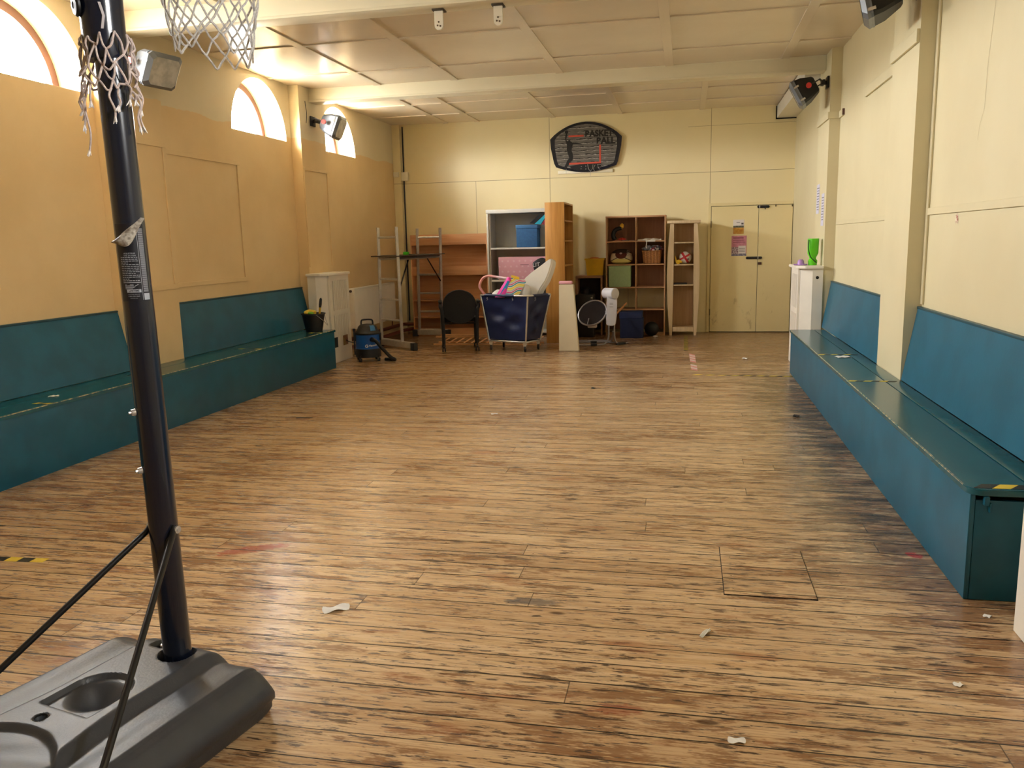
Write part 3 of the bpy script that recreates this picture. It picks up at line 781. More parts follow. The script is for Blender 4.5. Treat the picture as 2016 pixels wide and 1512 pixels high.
    for z, s in ((.998, -.05), (.815, -.05)):
        b = MB(); p = skin(s, z); d = (p-on(z)).normalized(); b.tube([p, p+d*.012], [.011, .009], 12); b.tube([p+d*.012, p+d*.019], .004, 8); build('pole_bolt', b, M_chrome, pole)
    # braces
    def ray_to(px, py, z):
        d = fw+(px-W/2)/F*rt-(py-H/2)/F*up; k = (z-CH)/d[2]; return Vector((d[0]*k, d[1]*k, z))
    zb = .62
    for side, (px, py) in ((1, (158, 1665)), (-1, (-190, 1497))):
        p0 = on(zb)+rx*.046*side+ax*.0
        p1 = ray_to(px, py, .165)
        b = MB(); d = (p1-p0).normalized(); b.tube([p0+Vector((0, 0, .010)), p0+d*.03, p0+d*.06, p1], [.009, .0095, .0095, .0095], 12); br = build('brace', b, pm('black_tube', (15, 15, 16), .38), t)
        b = MB(); b.tube([p0-rx*.004*side, p0+rx*.016*side], .012, 14); b.tube([p0+rx*.016*side, p0+rx*.021*side], .006, 10); build('brace_bolt', b, M_chrome, br)
    # arms, board, rim (above the frame) and the net that hangs into view
    C = Vector((-1.785, 3.02, 2.66)); P = on(2.55); dr = (Vector((C.x, C.y, 0))-Vector((P.x, P.y, 0))).normalized(); sd = Vector((dr.y, -dr.x, 0))
    BP = C-dr*.38
    for s in (-.05, .05):
        b = MB(); b.tube([P+sd*s, Vector((BP.x, BP.y, 2.75))+sd*s*2-dr*.03], .012, 8); build('lift_arm', b, M_blackmetal, t)
    b = MB(); b.tube([Vector((P.x, P.y, 2.74)), Vector((BP.x, BP.y, 3.02))-dr*.03], .014, 8); build('lift_arm', b, M_blackmetal, t)
    b = MB()
    Pb = [Vector((BP.x, BP.y, z))+sd*x for x, z in ((-.5, 2.62), (.5, 2.62), (.56, 2.75), (.5, 3.2), (.2, 3.3), (-.2, 3.3), (-.5, 3.2), (-.56, 2.75))]
    b.prism(Pb, -dr*.03); bb = build('backboard', b, pm('board_grey', (150, 152, 156), .4), t)
    b = MB(); b.tube([C+Vector((.225*math.cos(k*PI/18), .225*math.sin(k*PI/18), 0)) for k in range(36)], .009, 8, closed=True)
    for s in (-.09, .09): b.tube([C-dr*.21+sd*s, C-dr*.38+sd*s*1.2], .008, 6)
    build('rim', b, pm('rim_orange', (196, 84, 40), .4), t)
    # net: crossing cords tied in diamonds, tapering towards the open bottom
    M_cord = pm('net_cord', (206, 202, 196), .8, var=.15, vscale=120)
    b = MB(); n = 12; random.seed(5)
    lev = [(2.655, .222), (2.575, .205), (2.500, .188), (2.430, .176), (2.365, .163), (2.305, .152), (2.245, .146)]
    jit = {(i, k): (random.uniform(-.05, .05), random.uniform(-.008, .008)) for i in range(len(lev)) for k in range(n)}
    def node(i, k):
        z, r = lev[i]; da, dz = jit[(i, k % n)] if i else (0, 0)
        if i == len(lev)-1: z += -.022*math.sin((k % n)/n*2*PI+1.0)+dz*2
        a = (k+.5*(i % 2))*2*PI/n+da+.25; return C+Vector((r*math.cos(a), r*math.sin(a), z-C.z+dz))
    for i in range(len(lev)-1):
        for k in range(n):
            for kk in ((k, k+1) if i % 2 else (k, k-1)):
                p, q = node(i, k), node(i+1, kk); mid = (p+q)/2; out = Vector((mid.x-C.x, mid.y-C.y, 0)).normalized()
                b.tube([p, (p*2+q)/3+out*.004, (p+q*2)/3+out*.003-Vector((0, 0, .004)), q], .0042, 6, cap=False)
    for i in range(1, len(lev)):
        for k in range(n): p = node(i, k); b.ell(p, (.0058, .0058, .007), 6, 4)
    for k in range(n):              # loops left hanging at the bottom
        if k in (4, 9): continue
        p, q = node(6, k), node(6, k+1); m_ = (p+q)/2-Vector((0, 0, .035+.02*random.random()))
        b.tube(smoothpath([p, p*.45+m_*.55, m_, q*.45+m_*.55, q], 3), .0042, 6, cap=False)
    nt = build('net', b, M_cord, t); nt['label'] = 'pale knotted cord net'
    return on
pole_at = hoop_stand()

# frayed old net slipped down around the pole
def frayed_net():
    b = MB(); random.seed(11); n = 11
    c = lambda z: pole_at(z)+Vector((-.008, 0, 0))
    def pt(a, z, r): q = c(z); return Vector((q.x+r*math.cos(a), q.y+r*math.sin(a), z))
    lev = [(2.085, .063), (2.045, .064), (2.005, .066), (1.965, .068), (1.93, .070)]
    nd = {}
    for i, (z, r) in enumerate(lev):
        for k in range(n): nd[i, k] = pt((k+.5*(i % 2)+random.uniform(-.22, .22))*2*PI/n, z+random.uniform(-.018, .018), r+random.uniform(-.003, .006))
    def cord(P, r=.0031): b.tube(smoothpath(P, 4), r, 6)
    for i in range(len(lev)-1):
        for k in range(n):
            for kk in ((k, k+1) if i % 2 else (k, k-1)):
                if random.random() < .16: continue
                p, q = nd[i, k], nd[i+1, kk % n]; m_ = (p+q)/2; d = Vector((m_.x-c(m_.z).x, m_.y-c(m_.z).y, 0)).normalized()
                cord([p, m_+d*random.uniform(.002, .012)+Vector((0, 0, random.uniform(-.02, .004))), q])
        if i in (2, 4):
            for k in range(n):
                if random.random() < .5: continue
                p, q = nd[i, k], nd[i, (k+1) % n]; m_ = (p+q)/2; d = Vector((m_.x-c(m_.z).x, m_.y-c(m_.z).y, 0)).normalized()
                cord([p, m_+d*.012-Vector((0, 0, .02)), q])
    tails = [(k, random.uniform(.03, .11)) for k in range(n)]+[(2, .06), (5, .1), (7, .05), (8, .12), (4, .05)]
    tips = []
    # angles are seen from the camera: left edge near 3.0 rad, right edge near 0
    for a, L in ((3.55, .07), (3.7, .10), (3.45, .05), (3.85, .04), (4.3, .17), (4.55, .05), (5.6, .05), (5.9, .05), (6.1, .03), (.1, .045), (6.2, .10), (.2, .11), (5.35, .08)):
        z0 = 1.935+random.uniform(-.02, .02); r = .072
        p = pt(a, z0, r); q1 = pt(a+random.uniform(-.1, .1), z0-.3*L, r+.008+random.uniform(0, .012)); q2 = pt(a+random.uniform(-.12, .12), z0-.7*L, r+.006); e = pt(a+random.uniform(-.1, .1), z0-L, r+.01)
        cord([p, q1, q2, e]); tips.append((e, (e-q2).normalized()))
    o = one('frayed_net', b, pm('old_cord', (206, 188, 180), .85, var=.15, vscale=90), 'frayed old cord net bunched around the top of the black pole', 'net')
    b = MB()
    for e, d in tips:
        for k in range(7):
            v = (d+Vector((random.uniform(-.5, .5), random.uniform(-.5, .5), random.uniform(-.5, .3)))).normalized()
            b.tube([e-d*.004, e+v*random.uniform(.010, .020)], [.0028, .0012], 5)
    f = build('frayed_ends', b, pm('frayed_white', (236, 230, 226), .9), o); f['label'] = 'white frayed cord ends'; f['kind'] = 'stuff'
frayed_net()

# ------------------------------------------------------------------ vacuum cleaner
def vacuum():
    V = Vector((-4.04, 9.985, 0)); t = thing('vacuum_cleaner', 'blue and black drum vacuum cleaner on wheels below the left radiator cover', 'vacuum cleaner', V)
    R = .158; a0 = math.atan2(-V.y, -V.x)
    blue = pm('vacuum_blue', (24, 92, 178), .35); P = lambda x, y, z: V+Vector((x, y, z))
    b = MB(); b.lathe([(.12, .05), (.162, .055), (.165, .10), (.160, .165)], V, 36); build('base', b, M_black, t)
    b = MB(); b.lathe([(R+.004, .166), (R+.004, .176), (R, .178), (R+.002, .345), (R-.002, .349)], V, 36); drum = build('drum', b, blue, t)
    b = MB(); b.lathe([(R+.008, .350), (R+.01, .37), (R-.004, .385), (.135, .40), (.115, .45), (.085, .475), (.02, .482)], V, 36); lid = build('motor_lid', b, M_black, t)
    def cyl(s, z, r, off=0): a = a0+off+s/R; return V+Vector((math.cos(a)*r, math.sin(a)*r, z))
    b = MB()
    n = 8
    for zr in [(.40, .46)]:
        vs = [[b.bm.verts.new(V+Vector((math.cos(a0+.3+.6*i/n)*(r_), math.sin(a0+.3+.6*i/n)*(r_), z_))) for i in range(n+1)] for r_, z_ in ((.137, .40), (.117, .452), (.1, .466), (.118, .40))]
        for j in range(3):
            for i in range(n): b.face([vs[j][i], vs[j][i+1], vs[j+1][i+1], vs[j+1][i]])
    build('lid_panel', b, pm('vacuum_light_blue', (54, 124, 190), .35), lid)
    tx = Vector((math.cos(a0+PI/2), math.sin(a0+PI/2), 0))
    b = MB(); b.tube(smoothpath([P(0, 0, .47)-tx*.075, P(0, 0, .52)-tx*.07, P(0, 0, .535)-tx*.045, P(0, 0, .535)+tx*.045, P(0, 0, .52)+tx*.07, P(0, 0, .47)+tx*.075], 5), .011, 8); build('handle', b, M_black, t)
    for sgn in (-1, 1):
        b = MB(); ac = a0+sgn*1.35; b.obox(V+Vector((math.cos(ac)*(R+.008), math.sin(ac)*(R+.008), .315)), (.02, .05, .09), Matrix.Rotation(ac, 3, 'Z'), .004); build('lid_clip', b, M_black, t)
    for k in range(4):
        a = a0+PI/4+k*PI/2+.1; q = V+Vector((math.cos(a)*.165, math.sin(a)*.165, 0)); b = MB(); b.tube([P(0, 0, .08)+Vector((math.cos(a)*.13, math.sin(a)*.13, 0)), q+Vector((0, 0, .075))], .022, 8)
        b.tube([q+Vector((0, 0, .075)), q+Vector((0, 0, .05))], .01, 8); arm = build('wheel_arm', b, M_black, t)
        b = MB(); b.tube([q+Vector((-.013, .0, .026)), q+Vector((.013, 0, .026))], .0255, 16); build('wheel', b, M_rubber, arm)
    # hose
    p0 = cyl(.055, .29, R); d = (p0-Vector((V.x, V.y, .29))).normalized()
    b = MB(); b.tube([p0-d*.02, p0+d*.05], [.034, .028], 14); build('hose_socket', b, M_black, t)
    path = smoothpath([p0+d*.03, p0+d*.07+Vector((.03, 0, -.02)), Vector((-3.80, 9.84, .19)), Vector((-3.69, 9.84, .075)), Vector((-3.645, 9.88, .033)), Vector((-3.69, 9.93, .026)), Vector((-3.80, 9.95, .026))], 9)
    b = MB(); b.tube(path, [.0215+.0018*(i % 2) for i in range(len(path))], 12); build('hose', b, M_black, t)
    q = cyl(-.20, 0, R+.022); b = MB(); b.tube([q+Vector((0, 0, .09)), q+Vector((0, 0, .42))], .009, 8); b.tube([q+Vector((0, 0, .395)), q+Vector((0, 0, .43))], .016, 8); build('tool_tube', b, M_black, t)
    # lettering with the round emblem
    b = MB()
    def fn(x, y, z): a = a0+.42+x/R; return V+Vector((math.cos(a)*(R+.0035), math.sin(a)*(R+.0035), .215+y+x*.08))
    add_text(b, 'Vacuum', .034, fn, extrude=0, bold=.0012)
    def fe(x, y): return fn(-.083+x, y, 0)
    m = 20
    for (r0_, r1_) in ((.013, .021),):
        I = [b.bm.verts.new(fe(r0_*math.cos(2*PI*k/m), r0_*math.sin(2*PI*k/m))) for k in range(m)]; O_ = [b.bm.verts.new(fe(r1_*math.cos(2*PI*k/m), r1_*math.sin(2*PI*k/m))) for k in range(m)]
        for k in range(m):
            if k in (0, 1): continue
            b.face([I[k], I[(k+1) % m], O_[(k+1) % m], O_[k]])
    b.face([b.bm.verts.new(fe(*p)) for p in ((0, -.004), (.016, -.004), (.016, .004), (0, .004))])
    build('lettering', b, pm('white_print', (240, 240, 240), .5), drum, smooth=False)
    b = MB(); b.tube(smoothpath([Vector((frl+.006, 10.06, .26)), Vector((-4.30, 10.02, .24)), q+Vector((.0, .012, .25))], 8), .006, 6)
    build('power_cable', b, M_black, t)
vacuum()

# ------------------------------------------------------------------ bucket on the left bench
t = thing('bucket', 'black plastic bucket standing on the far end of the left bench', 'bucket', (-4.40, 9.19, ZS+.001))
b = MB(); b.lathe([(.098, 0), (.135, .20), (.146, .205), (.146, .218), (.132, .218), (.128, .20), (.092, .012)], t.location, 32); build('bucket_body', b, M_black, t)
b = MB(); c = t.location; b.tube(smoothpath([c+Vector((.09, -.115, .205)), c+Vector((.15, -.05, .13)), c+Vector((.165, .03, .07)), c+Vector((.12, .09, .06+.06)), c+Vector((.09, .115, .205))], 8), .003, 6); build('wire_handle', b, M_chrome, t)
def blob(c, r, seed, amp=.25, M=None, seg=20):
    b = MB(); b.ell((0, 0, 0), r, seg, 14, M); rr = random.Random(seed); ph = [rr.uniform(0, 6) for _ in range(6)]
    for v in b.bm.verts:
        p = v.co; k = 1+amp*(math.sin(p.x/r[0]*3+ph[0])*math.sin(p.y/r[1]*4+ph[1])+.6*math.sin(p.z/r[2]*5+ph[2]+p.x/r[0]*3))*.5
        v.co = p*k
    for v in b.bm.verts: v.co += Vector(c)
    return b
b = blob((-4.435, 9.17, ZS+.225), (.075, .07, .038), 3); one('yellow_cloth', b, pm('yellow_cloth', (226, 196, 66), .85, vscale=25, rgb2=(206, 172, 60)), 'yellow cloth heaped in the black bucket', 'cloth')
b = blob((-4.385, 9.095, ZS+.222), (.038, .022, .02), 9); one('green_sponge', b, pm('green_cloth', (112, 176, 50), .85), 'small green sponge beside the yellow cloth in the bucket', 'sponge')
t = thing('brush', 'brush handle in yellow with a black grip sticking up from the bucket', 'brush', (-4.33, 9.215, ZS+.06))
b = MB(); b.tube([(-4.345, 9.215, ZS+.10), (-4.318, 9.215, ZS+.285)], .0125, 10); build('yellow_shaft', b, M_yellow, t)
b = MB(); b.tube([(-4.318, 9.215, ZS+.286), (-4.312, 9.215, ZS+.32), (-4.302, 9.215, ZS+.385), (-4.300, 9.215, ZS+.40)], [.014, .0175, .0155, .006], 12); build('black_grip', b, M_black, t)

# ------------------------------------------------------------------ folding work platform made of two ladder sections
def platform():
    t = thing('ladder_platform', 'aluminium work platform of two ladder sections by the radiator in the back left corner', 'work platform', (-4.13, 11.95, 0))
    rails = {}
    def ladder(A0, B0, A1, B1, tilt_a, foot_ext, name):
        """stile feet A0,B0 and tops A1,B1"""
        t2 = []
        for P, Q in ((A0, A1), (B0, B1)):
            b = MB(); P, Q = Vector(P), Vector(Q); b.tube([P, Q], .034, 4, flat=.72)
            s = build('stile', b, M_alu, t); t2.append(s)
        for k in range(6):
            f = (1.588-.2955*k-.05)/1.68
            p = Vector(A0).lerp(Vector(A1), f); q = Vector(B0).lerp(Vector(B1), f)
            b = MB(); b.tube([p, q], .0165, 8); build('rung', b, M_alu, t)
        d = (Vector(B0)-Vector(A0)).normalized(); c = (Vector(A0)+Vector(B0))/2; L = (Vector(B0)-Vector(A0)).length
        b = MB(); Mz = Matrix.Rotation(math.atan2(d.y, d.x), 3, 'Z')
        p0 = Vector(A0)-d*foot_ext[0]; p1 = Vector(B0)+d*foot_ext[1]
        b.obox((p0+p1)/2+Vector((0, 0, .018)), ((p1-p0).length, .055, .085), Mz, .005); st = build('stabiliser_bar', b, M_alu, t)
        for p in (p0, p1):
            b = MB(); b.obox(p+Vector((0, 0, .004)), (.09, .068, .106), Mz, .006); build('rubber_foot', b, M_rubber, st)
    ladder((-4.41, 11.45, .05), (-3.985, 11.15, .05), (-4.375, 11.42, 1.73), (-4.0, 11.15, 1.73), 0, (.03, .28), 'near')
    ladder((-4.245, 12.73, .05), (-3.865, 12.73, .05), (-4.215, 12.73, 1.73), (-3.835, 12.73, 1.73), 0, (.07, .10), 'far')
    b = MB(); P = [(-4.52, 11.46, 1.315), (-3.90, 10.98, 1.315), (-3.80, 12.83, 1.315), (-4.27, 12.83, 1.315)]
    b.prism(P, (0, 0, .014)); build('deck_board', b, pm('platform_ply', (62, 52, 44), .6), t)
    for P, Q in (((-4.0, 11.18, 1.28), (-3.85, 12.74, 1.28)), ((-4.38, 11.44, 1.28), (-4.22, 12.74, 1.28))):
        b = MB(); b.tube([P, Q], .036, 4, flat=.5); build('deck_rail', b, M_alu, t)
    for P, Q in (((-4.0, 11.18, .86), (-3.975, 11.55, 1.27)), ((-3.85, 12.70, .90), (-3.90, 12.2, 1.27))):
        b = MB(); b.tube([P, Q], .010, 6); build('locking_stay', b, M_blackmetal, t)
platform()
t = thing('tape_measure', 'small bright green tape reel lying on the ladder platform', 'tape measure', (-4.08, 11.75, 1.3295))
b = MB(); b.box(-4.115, -4.04, 11.71, 11.79, 1.3295, 1.375, .012); build('case', b, pm('bright_green', (70, 204, 34), .4), t)
b = MB(); b.tube([(-4.04, 11.745, 1.342), (-3.98, 11.74, 1.333)], .004, 6); build('pull_tab', b, M_black, t)

# ------------------------------------------------------------------ wooden display shelf against the back wall
M_beech = wood('beech_veneer', (228, 176, 130), (210, 150, 104), 'x', .42); M_beechv = wood('beech_veneer_upright', (228, 176, 130), (210, 150, 104), 'z', .42)
def display():
    x0, x1, y0, y1, zt = -4.44, -3.14, 13.02, 13.30, 1.63
    t = thing('display_shelf', 'wide beech display shelf behind the ladder platform against the back wall', 'shelf', ((x0+x1)/2, (y0+y1)/2, 0))
    b = MB(); b.box(x0+.02, x1-.02, y1-.01, y1, .06, zt-.02); build('back_panel', b, M_beech, t)
    for xa in (x0, x1-.02):
        b = MB(); b.box(xa, xa+.02, y0, y1, .001, zt-.002, .002); build('side_panel', b, M_beechv, t)
    b = MB(); b.box(x0+.0205, x1-.0205, y0+.0, y0+.018, zt-.17, zt, .002); build('top_rail', b, M_beech, t)
    b = MB(); b.box(x0+.0205, x1-.0205, y0+.019, y1-.012, zt-.022, zt-.003); build('top_board', b, M_beech, t)
    for z in (.97, .55, .27):
        b = MB(); b.box(x0+.021, x1-.021, y0+.005, y1-.012, z, z+.02, .002)
        build('shelf_board', b, M_beech, t)
        if z > .9: b = MB(); b.box(x0+.021, x1-.021, y0-.01, y0+.004, z-.0, z+.145, .002); build('shelf_lip', b, M_beech, t)
    b = MB(); b.box(x0+.021, x1-.021, y0+.02, y0+.04, .002, .10); build('plinth', b, M_beech, t)
display()

# ------------------------------------------------------------------ grey open cabinet
M_cab = pm('cabinet_grey', (204, 200, 186), .45, var=.03); M_cabl = pm('cabinet_light', (226, 224, 214), .4, var=.02)
def cabinet():
    x0, x1, y0, y1, zt = -3.115, -2.03, 12.90, 13.31, 1.99
    t = thing('open_cabinet', 'tall grey open cabinet with pale shelves left of the oak bookcase', 'cabinet', ((x0+x1)/2, (y0+y1)/2, 0))
    for xa in (x0, x1-.03):
        b = MB(); b.box(xa, xa+.03, y0, y1, .001, zt-.06, .003); build('side_panel', b, M_cabl, t)
    b = MB(); b.box(x0+.0305, x0+.055, y0+.02, y1-.02, .02, zt-.062); build('hinge_strip', b, M_cab, t)
    b = MB(); b.box(x0+.03, x1-.03, y1-.012, y1, .02, zt-.06); build('back_panel', b, M_cab, t)
    b = MB(); b.box(x0-.004, x1+.004, y0-.012, y1, zt-.058, zt, .006); build('top_panel', b, M_cabl, t)
    for z in (1.395, .885, .665, .06):
        b = MB(); b.box(x0+.056, x1-.031, y0+.012, y1-.014, z-.028, z, .003); build('shelf', b, M_cabl, t)
    return t
cabinet()
M_bluebox = pm('blue_fabric', (54, 104, 156), .8, var=.08, vscale=30)
t = thing('storage_box', 'blue fabric storage box on the top shelf of the grey cabinet', 'box', (-2.475, 13.09, 1.396))
b = MB(); b.box(-2.645, -2.31, 12.945, 13.24, 1.396, 1.685, .008); build('box_body', b, M_bluebox, t)
b = MB(); b.box(-2.652, -2.303, 12.938, 13.247, 1.686, 1.745, .008); build('lid', b, pm('blue_lid', (64, 116, 168), .7), t)
for k, (c, lb) in enumerate((((20, 22, 28), 'black folder leaning at the top right of the grey cabinet'), ((40, 170, 196), 'turquoise folder fanned out beside the black folder in the grey cabinet'), ((132, 32, 60), 'dark red folder nearest the oak bookcase in the grey cabinet'))):
    b = MB(); P = (((-2.43, 1.765), (-2.36, 1.755), (-2.17, 1.915), (-2.24, 1.925)), ((-2.35, 1.752), (-2.25, 1.748), (-2.135, 1.905), (-2.16, 1.915)), ((-2.24, 1.748), (-2.16, 1.73), (-2.10, 1.88), (-2.125, 1.905)))[k]
    b.prism([(x, 12.945, z) for x, z in P], (0, .2, 0)); one('folder', b, pm('folder_%d' % k, c, .4), lb, 'folder', group='folders in the grey cabinet')
def starbox():
    m = NT('pink_star_paper'); p = m.pos(); x, y, z = m.xyz(p)
    def cell(v): return m.math('SUBTRACT', m.math('MULTIPLY', m.math('FRACT', v), 2), 1)
    row = m.math('FLOOR', m.math('DIVIDE', z, .084)); u = cell(m.math('ADD', m.math('DIVIDE', x, .094), m.math('MULTIPLY', m.math('MODULO', m.math('ABSOLUTE', row), 2), .5))); v = cell(m.math('DIVIDE', z, .084))
    ang = m.math('ARCTAN2', u, v); rad = m.math('SQRT', m.math('ADD', m.math('MULTIPLY', u, u), m.math('MULTIPLY', v, v)))
    edge = m.math('ADD', .32, m.math('MULTIPLY', m.math('COSINE', m.math('MULTIPLY', ang, 5)), .14))
    s = m.math('LESS_THAN', rad, edge); m.l(m.mix(s, lin((228, 170, 182)), lin((238, 200, 206))), m.b.inputs['Base Color']); m.b.inputs['Roughness'].default_value = .6
    b = MB(); b.box(-2.955, -2.075, 12.985, 13.285, .886, 1.245, .004)
    o = one('patterned_box', b, m.m, 'large pink box printed with pale stars on the middle shelf of the grey cabinet', 'box')
    b = MB(); b.box(-2.60, -2.46, 12.982, 12.9845, 1.115, 1.122); h = build('hand_slot', b, pm('slot_shade', (120, 72, 84), .7), o)
starbox()
b = MB(); b.lathe([(.03, 0), (.034, .05), (.02, .055)], (-2.86, 13.0, .666), 14); one('small_pot', b, M_cabl, 'small pale pot at the left of the low shelf in the grey cabinet', 'pot')
b = MB(); b.box(-2.80, -2.62, 12.97, 13.15, .666, .72, .01); one('black_tray', b, M_black, 'flat black tray on the low shelf of the grey cabinet', 'tray')
b = MB(); b.box(-2.60, -2.1, 12.95, 13.2, .666, .735, .01); one('dark_case', b, pm('dark_case', (40, 38, 40), .6), 'dark case at the right of the low shelf behind the laundry cart', 'case')

# ------------------------------------------------------------------ tall oak bookcase turned sideways
M_oak = wood('oak_veneer', (206, 152, 80), (176, 122, 58), 'z', .4); M_oakin = wood('oak_inside', (128, 80, 52), (104, 62, 38), 'y', .5)
def oak():
    x0, x1, y0, y1, zt = -2.005, -1.722, 11.89, 12.82, 2.03
    t = thing('oak_bookcase', 'tall oak bookcase turned sideways with its open front to the right', 'bookcase', ((x0+x1)/2, (y0+y1)/2, 0))
    for ya in (y0, y1-.022):
        b = MB(); b.box(x0, x1, ya, ya+.022, .001, zt, .002); build('side_panel', b, M_oak, t)
    b = MB(); b.box(x0, x0+.01, y0+.022, y1-.022, .01, zt-.002); build('back_panel', b, M_oakin, t)
    b = MB(); b.box(x0+.01, x1, y0+.0222, y1-.0222, zt-.024, zt, .002); build('top_panel', b, M_oak, t)
    for z in (1.78, 1.49, 1.13, .78, .43, .09):
        b = MB(); b.box(x0+.011, x1-.006, y0+.0225, y1-.0225, z-.022, z, .002); build('shelf', b, wood('oak_shelf', (206, 152, 80), (176, 122, 58), 'y', .4), t)
    b = MB(); b.box(x1-.03, x1-.012, y0+.0225, y1-.0225, .001, .066); build('plinth', b, M_oak, t)
oak()

# ------------------------------------------------------------------ black office chair seen from behind
def chair():
    c = Vector((-3.02, 11.13, 0)); t = thing('office_chair', 'black chair with an oval back and castors left of the laundry cart', 'chair', c)
    M_cloth = pm('black_fabric', (19, 19, 21), .85, var=.1, vscale=50, sheen=.1)
    y0 = 10.93
    b = MB(); pr = []
    def ring(y, k, dz=0): return [Vector((c.x+.235*k*math.cos(a)*(1 if math.sin(a) > 0 else 1.0), y+.05*math.cos(a)**2, .62+(.235 if math.sin(a) > 0 else .235)*k*math.copysign(abs(math.sin(a))**(.9 if math.sin(a) > 0 else .75), math.sin(a))+dz)) for a in [2*PI*i/40 for i in range(40)]]
    b.rings([ring(y0+.005, .9), ring(y0-.003, .97), ring(y0+.012, 1.0), ring(y0+.03, .98), ring(y0+.055, .9), ring(y0+.065, .6)]); build('backrest', b, M_cloth, t)
    b = MB()
    b.box(c.x-.24, c.x+.24, y0+.08, y0+.52, .40, .47, .03, seg=3); build('seat', b, M_cloth, t)
    for s in (-1, 1):
        b = MB(); X = c.x+s*.232
        b.tube(smoothpath([(X, y0+.02, .115), (X, y0+.015, .3), (X+s*.012, y0+.01, .56), (X+s*.03, y0+.03, .62), (X+s*.03, y0+.12, .66), (X+s*.03, y0+.36, .655)], 5), .025, 10); build('frame_tube', b, M_black, t)
        b = MB(); b.tube(smoothpath([(X+s*.03, y0+.34, .655), (X+s*.02, y0+.46, .58), (X, y0+.48, .4), (X, y0+.50, .115)], 5), .019, 10); build('front_leg', b, M_black, t)
        b = MB(); b.obox((X+s*.033, y0+.19, .685), (.05, .30, .03), Matrix.Identity(3), .012); build('armrest', b, M_black, t)
        for yy in (y0+.02, y0+.50):
            b = MB(); b.tube([(X, yy, .118), (X, yy, .07)], .012, 8); b.obox((X, yy-.01, .062), (.03, .04, .03), Matrix.Identity(3), .006); cs = build('castor', b, M_black, t)
            for q in (-1, 1):
                b = MB(); b.tube([(X+q*.008, yy-.015, .0285), (X+q*.026, yy-.015, .0285)], .028, 16); build('castor_wheel', b, M_black, cs)
    b = MB(); b.tube([(c.x-.23, y0+.10, .385), (c.x+.23, y0+.10, .385)], .014, 8); build('cross_tube', b, M_black, t)
    b = MB(); b.tube([(c.x-.23, y0+.48, .385), (c.x+.23, y0+.48, .385)], .014, 8); build('cross_tube', b, M_black, t)
    a = .30; t.location = (c.x-.035-.18*math.sin(a), .95+10.0+.18*math.cos(a)-.02, 0); t.rotation_euler = (0, 0, a)
chair()

